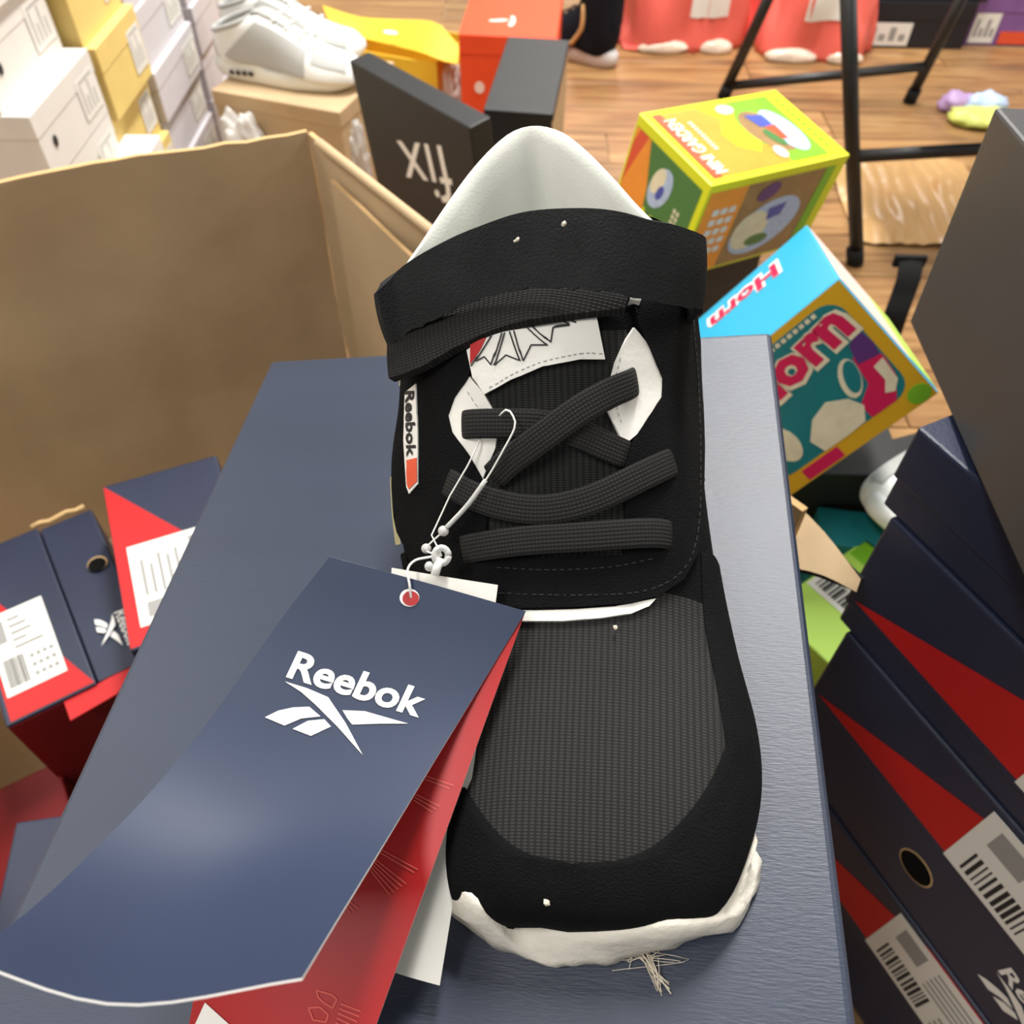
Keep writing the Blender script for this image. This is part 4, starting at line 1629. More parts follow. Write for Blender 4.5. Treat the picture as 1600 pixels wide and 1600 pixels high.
plate('red_shape', [(-0.063, -0.02), (-0.05, 0.02), (-0.040, 0.049), (-0.056, 0.049), (-0.063, 0.03)], fx, M['art_red'], sp, 0.0007)
plate('yellow_shape', [(-0.03, z0 + 0.004), (0.012, z0 + 0.004), (0.01, -0.03), (0.0, -0.022), (-0.006, -0.034), (-0.014, -0.02), (-0.022, -0.036)], fx, M['lime'], sp, 0.0008)
plate('pale_round_shape', ellipse(0.000, 0.012, 0.016, 0.027, 22, -0.35), fx, M['art_blue'], sp, 0.0009)
plate('cream_shape', ellipse(-0.006, 0.018, 0.009, 0.018, 16, -0.35), fx, M['cream'], sp, 0.0010)
plate('dark_shape', ellipse(0.002, 0.008, 0.005, 0.010, 12, -0.3), fx, M['art_deep_blue'], sp, 0.0011)
quads('small_lettering', [rect(0.030 + 0.006 * j, -0.046 + 0.007 * i, 0.034 + 0.006 * j, -0.041 + 0.007 * i) for i in range(8) for j in range(2)], fx, M['cream'], sp, 0.0008)['kind'] = 'stuff'
fy = face_frame('+x', td)      # front right side
fp = plate('front_picture', rect(-0.098, z0 + 0.004, 0.086, -z0 - 0.010), fy, M['art_brown'], toy, 0.0004)
plate('orange_field', rect(-0.098, z0 + 0.004, -0.045, -z0 - 0.010), fy, M['art_orange'], fp, 0.0006)
plate('pale_round_shape', ellipse(0.010, -0.012, 0.050, 0.034, 26, 0.35), fy, M['art_blue'], fp, 0.0008)
plate('cream_shape', ellipse(-0.012, -0.014, 0.026, 0.026, 20), fy, M['cream'], fp, 0.0010)
plate('blue_shape', [(0.005, 0.012), (0.03, 0.016), (0.028, 0.0), (0.008, -0.004)], fy, M['art_deep_blue'], fp, 0.0012)
plate('green_shape', ellipse(0.006, -0.030, 0.018, 0.008, 14), fy, M['art_darkgreen'], fp, 0.0012)
plate('purple_shape', ellipse(-0.008, 0.036, 0.016, 0.010, 14, 0.4), fy, M['purple'], fp, 0.0012)
plate('green_edge', rect(0.072, z0 + 0.004, 0.086, -z0 - 0.010), fy, M['art_green'], fp, 0.0009)
quads('small_lettering', [rect(-0.085 + 0.012 * (i % 3), 0.02 - 0.013 * (i // 3), -0.076 + 0.012 * (i % 3), 0.028 - 0.013 * (i // 3)) for i in range(15)], fy, M['paper'], fp, 0.0009)['kind'] = 'stuff'

hR = Matrix(((0.6609, -0.7346, -0.1536), (0.135, 0.3178, -0.9385), (0.7383, 0.5995, 0.3092)))
hd = (0.1568, 0.1362, 0.1938)
hm = pose((0.2732, 0.6393, 0.3843), hR)
horn = empty('toy_box', hm, 'tilted blue and golden toy box with magenta Horn lettering', 'toy box')
rbox('carton', hd, (0, 0, 0), M['cyan'], horn, 0.0015)
hf = Matrix.Translation((0, 0, hd[2] / 2))
hx, hy = hd[0] / 2, hd[1] / 2
ff = plate('front_panel', rect(-hx + 0.001, -hy + 0.001, hx - 0.001, hy - 0.001), hf, M['toy_yellow'], horn, 0.0004)
pic = plate('picture', rrect(-hx + 0.006, -hy + 0.018, hx - 0.012, hy - 0.008, 0.018), hf, M['teal'], ff, 0.0007)
plate('magenta_shape', [(0.046, 0.006), (0.062, 0.006), (0.0655, -0.010), (0.063, -0.030), (0.050, -0.050), (0.026, -0.050), (0.026, -0.034), (0.042, -0.022)], hf, M['magenta'], pic, 0.0010)
plate('purple_shape', [(0.050, 0.016), (0.064, 0.024), (0.0665, 0.006), (0.064, -0.006), (0.046, -0.002)], hf, M['purple'], pic, 0.0011)
plate('ring_shape', ellipse(0.034, -0.008, 0.009, 0.019, 22, -0.35), hf, M['cream'], pic, 0.0011)
plate('ring_shape', ellipse(0.036, -0.0075, 0.0066, 0.0158, 22, -0.35), hf, M['teal'], pic, 0.0013)
plate('white_shape', [(0.054, -0.012), (0.064, -0.010), (0.062, -0.034), (0.054, -0.042), (0.047, -0.038), (0.054, -0.028)], hf, M['cream'], pic, 0.0012)
plate('pale_mound', [(-0.022, -0.050), (-0.026, -0.034), (-0.012, -0.018), (0.006, -0.012), (0.022, -0.022), (0.028, -0.036), (0.020, -0.049), (0.000, -0.0505)], hf, M['cream'], pic, 0.0012)
plate('pale_mound', ellipse(-0.044, -0.022, 0.012, 0.020, 16), hf, M['cream'], pic, 0.0012)
plate('green_spot', ellipse(0.0665, -0.0575, 0.010, 0.009, 18), hf, M['art_green'], ff, 0.0008)
plate('red_banner', rect(-0.050, -hy + 0.003, -0.012, -hy + 0.015), hf, M['magenta'], ff, 0.0009)
word('lettering_outline', 'Horn', hf, -0.0490, 0.0125, 0.1170, 0.0400, M['cream'], pic, 0.0014, 0.085, 0.11)
word('lettering', 'Horn', hf, -0.0450, 0.0150, 0.1090, 0.0360, M['magenta'], pic, 0.0017, 0.045, 0.11)
quads('small_lettering', [rect(-0.005 + 0.006 * i, 0.0545, -0.001 + 0.006 * i, 0.0585) for i in range(9)], hf, M['cream'], pic, 0.0010)['kind'] = 'stuff'
ht = Matrix(((1, 0, 0, 0), (0, 0, 1, hy), (0, -1, 0, 0), (0, 0, 0, 1)))      # top side: u along x, v towards the front (-z)
word('lettering_outline', 'Horn', ht @ Matrix.Rotation(math.pi, 4, 'Z'), -0.040, -0.066, 0.090, 0.042, M['white'], horn, 0.0006, 0.085)
word('lettering', 'Horn', ht @ Matrix.Rotation(math.pi, 4, 'Z'), -0.036, -0.063, 0.082, 0.038, M['magenta'], horn, 0.0009, 0.035)
hs = Matrix(((0, 0, 1, hx), (0, 1, 0, 0), (-1, 0, 0, 0), (0, 0, 0, 1)))
plate('side_print', rect(-0.090, -hy + 0.004, 0.090, hy - 0.004), hs, M['art_pink'], horn, 0.0005)
plate('side_print', rect(-0.090, -hy + 0.004, 0.090, -0.03), hs, M['bright_green'], horn, 0.0007)

# added boxes carry the toy boxes; the first's black stands in for shade
shoe_box('black_shoe_box', 'added black box standing in for the dark gap under the tilted toy box', yawm((0.325, 0.685, 0.0), 0.0), (0.19, 0.15, 0.252), M['black_board'], M['black_board'], 0.05)
shoe_box('black_shoe_box', 'black box hidden under the lime yellow toy box', yawm((0.21, 0.945, 0.0), math.radians(-58)), (0.11, 0.17, 0.322), M['black_board'], M['black_board'], 0.05)

# green box with barcode label and teal box beyond the carton's end
a, b = Wz(1262, 1004, 0.2), Wz(1312, 1050, 0.2)
ug = (b - a).normalized()
yg = math.atan2(ug.y, ug.x)
vg = V((-ug.y, ug.x, 0))
gcn = a + ug * 0.005 + vg * 0.075
gbx = shoe_box('green_box', 'bright lime green box with a barcode sticker beyond the carton flap', yawm((gcn.x, gcn.y, 0.0), yg), (0.11, 0.15, 0.2), M['bright_green'], M['bright_green'], 0.19, cat='box')
fg = face_frame('+z', (0.113, 0.153, 0.201))
inv = yawm((gcn.x, gcn.y, 0.0), yg).inverted()
q = inv @ Wz(1312, 930, 0.201)
sg_ = plate('sticker', rect(q.x - 0.030, q.y - 0.016, q.x + 0.030, q.y + 0.016), fg, M['paper'], gbx, 0.0005)
quads('barcode', [rect(q.x - 0.024 + 0.004 * i, q.y - 0.010, q.x - 0.0225 + 0.004 * i + 0.001 * (i % 3), q.y + 0.010) for i in range(12)], fg, M['ink'], sg_, 0.0008)
plate('green_band', rect(-0.054, 0.045, 0.054, 0.072), fg, M['art_green'], gbx, 0.0003)
c = Wz(1335, 852, 0.2)
shoe_box('teal_box', 'small teal box between the carton flap and the navy stack', yawm((c.x + 0.01, c.y + 0.022, 0.0), math.radians(-8)), (0.08, 0.05, 0.2), M['teal'], M['teal'], 0.03, cat='box')

# ------------------------------------------------------------------ generic low sneaker
LOW = [(0.000, 0.018, 0.000, 0.026, 0.016, 0.0, 0.9, 0.8, 0.05),
       (0.004, 0.014, 0.006, 0.042, 0.034, 0.0, 0.9, 0.75, 0.08),
       (0.020, 0.014, 0.022, 0.054, 0.044, 0.0, 0.85, 0.72, 0.15),
       (0.050, 0.014, 0.052, 0.060, 0.0485, 0.0, 0.85, 0.75, 0.22),
       (0.085, 0.014, 0.082, 0.070, 0.049, 0.0, 0.85, 0.75, 0.25),
       (0.130, 0.016, 0.115, 0.088, 0.044, 0.0, 0.85, 0.75, 0.25),
       (0.185, 0.018, 0.145, 0.106, 0.040, 0.0, 0.85, 0.8, 0.12),
       (0.262, 0.020, 0.165, 0.116, 0.038, 0.0, 0.85, 0.8, 0.05),
       (0.281, 0.050, 0.180, 0.118, 0.037, 0.0, 0.9, 0.85, 0.02),
       (0.278, 0.085, 0.196, 0.112, 0.035, 0.0, 0.95, 0.9, 0.0)]


def loft(name, secs, s0, s1, ph0, ph1, off, m, parent, ns=36, np_=36, wrap=True, close=True):
    vs = []
    for i in range(ns + 1):
        s = s0 + (s1 - s0) * i / ns
        for j in range(np_ if wrap else np_ + 1):
            ph = ph0 + (ph1 - ph0) * j / np_
            p = sec_pt(secs, s, ph)
            if off:
                du = sec_pt(secs, s + 0.02, ph) - sec_pt(secs, s - 0.02 if s > 0.02 else 0, ph)
                dv = sec_pt(secs, s, ph + 0.02) - sec_pt(secs, s, ph - 0.02)
                n = dv.cross(du)
                n = n.normalized() if n.length > 1e-12 else V((0, 0, 1))
                if n.dot(p - V((0, p.y + 0.01, 0.03))) < 0:
                    n = -n
                p = p + n * off
            vs.append(p)
    nc = np_ if wrap else np_ + 1
    fs = grid_faces(ns + 1, nc, wrap)
    if close and wrap:
        vs.append(sum((vs[j] for j in range(nc)), V((0, 0, 0))) / nc)
        fs += [[len(vs) - 1, (j + 1) % nc, j] for j in range(nc)]
    o = mesh_obj(name, vs, fs, m, parent, True)
    return fix_normals(o)


def low_sneaker(name, label, mw, ms, group=None, secs=LOW, window=False, tall=False, length=0.285, group_cat='sneaker'):
    """toe at local origin, heel towards +y; ms: upper, panel, sole, lace, lining"""
    r = empty(name, mw, label, group_cat, group)
    n = len(secs) - 1
    loft('upper', secs, 0, n, -math.pi, math.pi, 0, ms[0], r)
    for sg in (-1, 1):
        loft('side_panel', secs, 4.2, 7.4, sg * 0.75, sg * 1.9, 0.0022, ms[1], r, 12, 10, False)
        loft('toe_panel', secs, 1.6, 3.9, sg * 0.55, sg * 1.25, 0.0018, ms[1], r, 10, 8, False)
    loft('tongue', secs, n - 3.4, n - 0.2, -0.35, 0.35, 0.004, ms[1], r, 12, 8, False)
    for k in range(4):
        s = 3.9 + 0.75 * k if n < 11 else 4.5 + 0.8 * k
        P = []
        for j in range(9):
            ph = -0.5 + 1.0 * j / 8
            P.append(sec_pt(secs, s, ph) + V((0, 0, 0.0055)))
        tube('lace', P, 0.0028, ms[3], r, 6)
    # sole
    out = []
    for i in range(60):
        t = 2 * math.pi * i / 60
        y = 0.142 - 0.146 * math.cos(t)
        w = 0.049 if y < 0.12 else 0.049 - 0.009 * min(1, (y - 0.12) / 0.08)
        out.append(V((w * spow(math.sin(t), 0.7), y, 0)))
    prof = [(0.92, 0.0), (1.0, 0.004), (1.05, 0.014), (1.03, 0.026), (0.97, 0.031)]
    vs = []
    for p in out:
        cyl = 0.004 * max(0, (0.05 - p.y) / 0.05) ** 2 * 3
        hk = 1.0 + (0.35 if p.y > 0.18 else 0.0)
        for f, z in prof:
            vs.append(V((p.x * f, 0.142 + (p.y - 0.142) * f, z * hk + cyl)))
    fs = grid_faces(60, 5)
    fs += [[59 * 5 + j, 59 * 5 + j + 1, j + 1, j] for j in range(4)]
    fs.append([i * 5 for i in range(60)])
    fs.append([i * 5 + 4 for i in range(60)][::-1])
    so = fix_normals(mesh_obj('sole', vs, fs, ms[2], r, True))
    if window:
        for sg in (-1, 1):
            for k in range(4):
                y = 0.205 + 0.013 * k
                p = V((sg * 0.0425, y, 0.020))
                bm = bmesh.new()
                bmesh.ops.create_uvsphere(bm, u_segments=10, v_segments=6, radius=1)
                bmesh.ops.scale(bm, vec=(0.0025, 0.0055, 0.0048), verts=bm.verts)
                bmesh.ops.translate(bm, vec=p, verts=bm.verts)
                me = bpy.data.meshes.new('sole_window')
                bm.to_mesh(me)
                bm.free()
                me.materials.append(M['ink'])
                o = bpy.data.objects.new('sole_window', me)
                COL.objects.link(o)
                o.parent = so
    # collar lining
    P = [sec_pt(secs, n, -math.pi + 2 * math.pi * i / 24) for i in range(25)]
    tube('collar', P, 0.0045, ms[4], r, 8)
    loft('lining', secs, n - 1.4, n, -math.pi, math.pi, -0.003, ms[4], r, 8, 24, True, False)
    return r


def yaw_to(d):
    """yaw that turns local -y (toe direction) to world direction d"""
    return math.atan2(d[1], d[0]) + math.pi / 2


# brown box with the pair of white sneakers
zt = 0.2
a, b = Wz(338, 142, zt), Wz(540, 178, zt)
ub = (b - a).normalized()
vb = V((-ub.y, ub.x, 0))
bc = a + ub * 0.125 + vb * 0.12
yb = math.atan2(ub.y, ub.x)
shoe_box('brown_shoe_box', 'plain brown cardboard box under the pair of white sneakers', yawm((bc.x, bc.y, 0), yb), (0.27, 0.24, zt), M['kraft'], M['kraft'], 0.03)
wm = (M['silver'], M['silver_mesh'], M['silver'], M['silver'], M['silver_mesh'])
t1 = Wz(562, 108, 0.235)
d1 = V((0.96, -0.20, 0)).normalized()
low_sneaker('white_sneaker', 'white sneaker with dark sole window, nearer one of the pair on the brown box',
            yawm((t1.x, t1.y, zt + 0.002), yaw_to(d1)), wm, 'pair of white sneakers', window=True)
t2 = t1 + V((-0.015, 0.115, 0))
low_sneaker('white_sneaker', 'white sneaker farther back of the pair on the brown box',
            yawm((t2.x, t2.y, zt + 0.002), yaw_to(d1)), wm, 'pair of white sneakers', window=True)

# white sneaker toe showing by the navy stack
ws = Wz(1378, 800, 0.27)
low_sneaker('white_sneaker', 'pale sneaker half hidden between the tilted toy box and the navy stack',
            yawm((ws.x + 0.012, ws.y + 0.012, 0.222), yaw_to(V((-0.85, -0.50, 0)))), wm)
shoe_box('black_shoe_box', 'black box in the dark behind the navy stack carrying a pale sneaker', yawm((0.53, 0.665, 0.0), math.radians(20)), (0.20, 0.12, 0.219), M['black_board'], M['black_board'], 0.05)

# dark high sneaker by the orange box
HIGH = [tuple(v) for v in LOW[:7]] + [(0.262, 0.020, 0.170, 0.122, 0.040, 0.0, 0.85, 0.8, 0.05), (0.286, 0.060, 0.182, 0.138, 0.040, 0.0, 0.9, 0.85, 0.0),
                                      (0.288, 0.105, 0.186, 0.160, 0.041, 0.0, 0.95, 0.9, 0.0), (0.288, 0.190, 0.184, 0.215, 0.043, 0.0, 1, 1, 0.0)]
hl = Wz(945, 96, 0.015)
dk = low_sneaker('dark_high_sneaker', 'dark navy high-top sneaker with tan stripe and pale sole on the wood floor',
                 yawm((hl.x - 0.28 * 0.80 * 1.0 + 0.02, hl.y + 0.28 * 0.62, 0.0), yaw_to(V((-0.80, 0.62, 0)))),
                 (M['sock'], M['sock'], M['pale_sole'], M['sock'], M['sock']), secs=HIGH)
for sg in (-1, 1):
    tube('tan_stripe', [sec_pt(HIGH, 5.2 + 0.5 * k, sg * (2.0 - 0.16 * k)) * 1.0 + V((sg * 0.003, 0, 0)) for k in range(8)], 0.006, M['tan'], dk, 8,
         taper=[0.5, 0.8, 1, 1, 1, 1, 0.9, 0.6])

# ------------------------------------------------------------------ boxes behind the carton
fR = Matrix(((0.6576, -0.0916, -0.7478), (-0.7532, -0.0607, -0.655), (0.0146, 0.9939, -0.1089)))
fd = (0.288, 0.2746, 0.0365)
fm = pose((-0.1333, 1.2181, 0.2549), fR)
fx_ = empty('black_box_lid', fm, 'black box lid lettered fix upside down behind the carton', 'box lid')
rbox('tray', fd, (0, 0, 0), M['black_board'], fx_, 0.002)
word('lettering', 'fix', Matrix.Translation((0, 0, fd[2] / 2)), 0.078, 0.088, 0.135, 0.088, M['white'], fx_, 0.0006, -0.004, math.pi + 0.30, 0.2)
sb_ = shoe_box('brown_shoe_box', 'brown cardboard box hidden under the black fix lid', yawm((-0.128, 1.24, 0.0), math.radians(-49)), (0.26, 0.13, 0.1135), M['kraft'], M['kraft'], 0.03)

b2m = pose((0.0159, 1.507, 0.0), Matrix(((0.9933, 0.1154, 0), (-0.1154, 0.9933, 0), (0, 0, 1))))
b2 = empty('black_shoe_box', b2m, 'tall black-topped shoe box with brown side in front of the orange box', 'shoe box')
rbox('body', (0.112, 0.301, 0.288), (0, 0, 0.144), M['kraft'], b2, 0.002)
rbox('lid', (0.1141, 0.3034, 0.012), (0, 0, 0.2885), M['black_board'], b2, 0.002)
plate('front_panel', rect(-0.055, -0.14, 0.055, 0.14), face_frame('-y', (0.112, 0.301, 0.288)), M['black_board'], b2, 0.0008)
om = pose((-0.0153, 2.0779, 0.0), Matrix(((0.9974, 0.0714, 0), (-0.0714, 0.9974, 0), (0, 0, 1))))
ob = shoe_box('orange_shoe_box', 'orange-red shoe box with small white prints', om, (0.2076, 0.3365, 0.204), M['orange'], M['orange'], 0.04)
fo = face_frame('+z', (0.21, 0.34, 0.205))
plate('white_print', [(0.000, -0.118), (0.007, -0.112), (0.010, -0.085), (0.006, -0.058), (-0.004, -0.056), (0.001, -0.085), (-0.006, -0.106)], fo, M['art_pink'], ob, 0.0006)
plate('white_print', [(-0.05, -0.085), (-0.02, -0.075), (0.0, -0.08), (-0.02, -0.092), (-0.045, -0.094)], fo, M['art_pink'], ob, 0.0006)
plate('round_print', ellipse(-0.062, -0.005, 0.011, 0.013, 18), face_frame('-y', (0.21, 0.34, 0.205)), M['art_pink'], ob, 0.0006)

# yellow open box with a bent lid flap
ybx = empty('yellow_box', yawm((-0.30, 2.14, 0.0), math.radians(-20)), 'open yellow cardboard box with a bent lid flap', 'box')
for nm, sz, ct in (('side_panel', (0.30, 0.004, 0.11), (0, -0.09, 0.055)), ('side_panel', (0.30, 0.004, 0.11), (0, 0.09, 0.055)),
                   ('side_panel', (0.004, 0.176, 0.11), (-0.148, 0, 0.055)), ('side_panel', (0.004, 0.176, 0.11), (0.148, 0, 0.055)), ('bottom_panel', (0.29, 0.176, 0.004), (0, 0, 0.002))):
    rbox(nm, sz, ct, M['yellow_card'], ybx, 0.0005, 1)
rows = []
inv = ybx.matrix_world.inverted()
topc = [(504, 8), (560, 26), (620, 30), (678, 34), (700, 52), (717, 72)]
botc = [(522, 52), (570, 60), (620, 72), (660, 82), (690, 94), (716, 100)]
for i in range(6):
    t = i / 5
    r = []
    for (p, q) in zip(topc, botc):
        x, y = p[0] + (q[0] - p[0]) * t, p[1] + (q[1] - p[1]) * t
        r.append(inv @ Wz(x, y, 0.135 - 0.012 * t + 0.012 * math.sin(x * 0.04)))
    rows.append(cr(r, 14))
fl = sheet('lid_flap', rows, 0.003, [M['yellow_card']] * 3, ybx)
wp = Wz(610, 48, 0.15)
plate('white_print', ellipse(0, 0, 0.018, 0.010, 14), Matrix.Translation(inv @ wp) @ Matrix.Translation((0, 0, -0.003)), M['white'], ybx, 0.0)
ts = Wz(700, 140, 0.03)
tis = empty('tissue_paper', Matrix.Translation((ts.x, ts.y, 0)), 'crumpled white tissue by the orange box', 'tissue')


def crumple(name, parent, rx, ry, rz, m, seed, sub=4, amp=0.5, freq=3.0, flat=True):
    bm = bmesh.new()
    bmesh.ops.create_icosphere(bm, subdivisions=sub, radius=1)
    for v in bm.verts:
        d = v.co.normalized()
        k = 1 + amp * (noise.noise(d * freq + V((seed, 0, 0))) + 0.5 * noise.noise(d * freq * 2.7 + V((0, seed, 0))))
        v.co = V((d.x * rx * k, d.y * ry * k, max(d.z * rz * k, -rz * 0.55) if flat else d.z * rz * k))
    z = min(v.co.z for v in bm.verts)
    bmesh.ops.translate(bm, vec=(0, 0, -z + 0.0005), verts=bm.verts)
    me = bpy.data.meshes.new(name)
    bm.to_mesh(me)
    bm.free()
    me.materials.append(m)
    me.polygons.foreach_set('use_smooth', [True] * len(me.polygons))
    o = bpy.data.objects.new(name, me)
    COL.objects.link(o)
    if parent:
        o.parent = parent
    return o


crumple('crumpled_sheet', tis, 0.035, 0.03, 0.06, M['paper'], 3)
# clear wrap by the white boxes and beside the brown box
for px, py, z, rx, ry, rz, sd, lb in ((372, 196, 0.0, 0.05, 0.04, 0.21, 5, 'crumpled clear plastic wrap in front of the brown box'),
                                      (548, 190, 0.0, 0.028, 0.025, 0.21, 9, 'narrow strip of clear plastic beside the black fix lid')):
    q = Wz(px, py, 0.14)
    q = CW + (q - CW) * 0.97
    w = empty('plastic_wrap', Matrix.Translation((q.x, q.y, 0)), lb, 'plastic wrap')
    crumple('film', w, rx, ry, rz * 0.55, M['film'], sd, 5, 0.35, 1.6)

# ------------------------------------------------------------------ wall of pale shoe boxes on the left
XF = -0.66


def pale_column(kind, m, m_lid, ys, levels, xoff, lab_names, seed, group, lid_frac=0.35, sticker_right=True, depth=0.3):
    rnd = random.Random(seed)
    y0, y1 = ys
    for i, (za, zb) in enumerate(zip(levels, levels[1:])):
        xo = xoff[i]
        d = (y1 - y0 - 0.006, depth, zb - za - 0.001)
        mw = Matrix.Translation((XF + xo - depth / 2, (y0 + y1) / 2, za)) @ Matrix.Rotation(math.pi / 2, 4, 'Z')
        r = shoe_box(kind, lab_names[i], mw, d, m, m_lid, (zb - za) * lid_frac, group, 0.001)
        fr = face_frame('-y', (d[0] + 0.002, d[1] + 0.002, d[2]))
        h = d[2]
        w = d[0]
        s = plate('sticker', rect(w * 0.16, -h * 0.30, w * 0.46, h * 0.30), fr, M['paper'], r, 0.0005)
        quads('print', [rect(w * (0.20 + 0.06 * k), -h * 0.22, w * (0.225 + 0.06 * k), h * (0.02 if k % 2 else 0.20)) for k in range(4)] + [rect(w * 0.2, h * 0.22, w * 0.42, h * 0.26)], fr, M['pale_ink'], s, 0.0008)


def names(base, n):
    order = ['bottom', 'second from bottom', 'third from bottom', 'fourth from bottom', 'fifth from bottom', 'sixth from bottom', 'seventh from bottom', 'top']
    return ['%s, %s' % (base, order[i] if i < n - 1 else 'topmost') for i in range(n)]


lv = [0.001, 0.105, 0.205, 0.297, 0.392, 0.492, 0.592, 0.692]
pale_column('white_shoe_box', M['white_board'], M['white_board'], (1.095, 1.325), lv, [0, 0.0, 0.01, 0.012, -0.022, -0.012, -0.02], names('white shoe box in the nearest stack at far left', 7), 1, 'white shoe boxes in the nearest stack')
for r in [o for o in bpy.data.objects if o.name.startswith('white_shoe_box') and o.parent is None]:
    fr = face_frame('-y', (0.226, 0.302, 0.095))
    plate('finger_hole', ellipse(-0.072, -0.004, 0.006, 0.008, 14), fr, M['ink'], r, 0.0007)
lv = [0.001, 0.085, 0.175, 0.275, 0.385, 0.49, 0.59]
pale_column('yellow_shoe_box', M['yellow_board'], M['yellow_board'], (1.335, 1.525), lv, [0.0, 0.012, 0.0, 0.016, 0.0, 0.006], names('pale yellow shoe box in the stack between white and lavender ones', 6), 2, 'pale yellow shoe boxes')
lv = [0.001, 0.092, 0.180, 0.268, 0.36, 0.45, 0.54]
pale_column('lavender_shoe_box', M['lav_board'], M['lav_board'], (1.535, 1.785), lv, [0.006, 0.0, 0.010, 0.0, -0.004, 0.0], names('pale lavender shoe box in the stack beside the yellow ones', 6), 3, 'pale lavender shoe boxes')
lv = [0.001, 0.10, 0.19, 0.28, 0.37, 0.46]
pale_column('lavender_shoe_box', M['lav_board'], M['lav_board'], (1.815, 2.07), lv, [0.0, 0.0, 0.006, 0.0, 0.0], names('pale lavender shoe box in the farther stack by the white sneakers', 5), 4, 'pale lavender shoe boxes')
# small white box in front of the nearest stack
zc = 0.235
a, b = Wz(112, 266, zc), Wz(145, 212, zc)
cc = (a + b) / 2 + V((0.060, 0.0, 0))
shoe_box('white_shoe_box', 'small bright white box standing in front of the white stack behind the carton', yawm((cc.x + 0.005, cc.y, 0.001), 0.0), (0.085, 0.12, zc), M['white'], M['white'], 0.05)

# ------------------------------------------------------------------ coral plastic bags with shoes
def bag(label, c, sx, sy, sz, seed, lab, yaw=0.0):
    r = empty('plastic_bag', yawm((c[0], c[1], 0), yaw), label, 'bag', 'coral plastic bags of shoes')
    bm = bmesh.new()
    bmesh.ops.create_cube(bm, size=1)
    bmesh.ops.subdivide_edges(bm, edges=bm.edges, cuts=22, use_grid_fill=True)
    for v in bm.verts:
        u = v.co.copy()
        x, y, z = u.x * 2, u.y * 2, u.z + 0.5
        taper = 1.0 - 0.45 * z ** 2
        rx = sx / 2 * taper * (1 - 0.18 * abs(y) ** 3)
        ry = sy / 2 * taper * (1 - 0.18 * abs(x) ** 3)
        n = noise.noise(V((x * 1.6 + seed, y * 1.6, z * 2.2))) * 0.022 + abs(noise.noise(V((x * 4 + seed, y * 4, z * 1.5)))) * 0.022
        v.co = V((x * rx + n * x, y * ry + n * (1 if y > 0 else -1), z * sz + n * 0.6 * (z > 0.02)))
        if z < 0.03:
            v.co.z = 0.001 + 0.012 * abs(noise.noise(V((x * 3, y * 3, seed))))
    me = bpy.data.meshes.new('film')
    bm.to_mesh(me)
    bm.free()
    me.materials.append(M['red_plastic'])
    me.polygons.foreach_set('use_smooth', [True] * len(me.polygons))
    o = bpy.data.objects.new('film', me)
    COL.objects.link(o)
    o.parent = r
    bv = BVHTree.FromPolygons([v.co for v in me.vertices], [list(p.vertices) for p in me.polygons])
    vs = []
    for j in range(7):
        for i in range(7):
            x = lab[0] + (lab[2] - lab[0]) * i / 6
            z = lab[1] + (lab[3] - lab[1]) * j / 6
            h = bv.ray_cast(V((x, -1, z)), V((0, 1, 0)))
            vs.append((h[0] if h[0] else V((x, -sy / 2, z))) + V((0, -0.003, 0)))
    mesh_obj('address_label', vs, grid_faces(7, 7), M['paper'], r, True)['label'] = 'white address label'
    # pale shoes showing through the bottom edge
    for k, (x, w) in enumerate(((-0.06, 0.11), (0.08, 0.08))):
        c_ = crumple('pale_shoe_bulge', r, w * 0.6, 0.022, 0.020, M['bag_shoe'], seed + k, 3, 0.12, 1.6)
        c_.location = (x, -sy / 2 + 0.006, 0.0)
    return r


cb = Wz(1085, 88, 0)
bag('coral plastic bag of shoes left of the chair post with a white label', (cb.x - 0.03, cb.y + 0.17), 0.36, 0.30, 0.34, 2.0, (0.0, 0.085, 0.10, 0.165), 0.05)
cb = Wz(1275, 103, 0)
bag('coral plastic bag of shoes right behind the chair post', (cb.x + 0.0, cb.y + 0.17), 0.28, 0.30, 0.34, 7.0, (-0.05, 0.10, 0.05, 0.20), -0.03)

# ------------------------------------------------------------------ boxes at the back right
def back_box(name, label, px0, px1, py, z0, h, m, depth=0.3, lab=None, grp=None, dy=0.0):
    a, b = Wz(px0, py, 0), Wz(px1, py, 0)
    y = (a.y + b.y) / 2
    r = shoe_box(name, label, Matrix.Translation(((a.x + b.x) / 2, y + depth / 2 + dy, z0)), (b.x - a.x, depth, h), m, m, h * 0.4, grp)
    if lab:
        w = b.x - a.x
        fr = face_frame('-y', (w + 0.003, depth + 0.003, h))
        for l in lab:
            s = plate('sticker', rect(-w / 2 + l[0] * w, -h / 2 + l[1] * h, -w / 2 + l[2] * w, -h / 2 + l[3] * h), fr, M['paper'], r, 0.0006)
            ww, hh = (l[2] - l[0]) * w, (l[3] - l[1]) * h
            u0, v0 = -w / 2 + l[0] * w, -h / 2 + l[1] * h
            quads('print', [rect(u0 + ww * (0.1 + 0.22 * k), v0 + hh * 0.2, u0 + ww * (0.24 + 0.22 * k), v0 + hh * (0.5 if k % 2 else 0.8)) for k in range(4)], fr, M['grey_ink'], s, 0.0009)
    return r


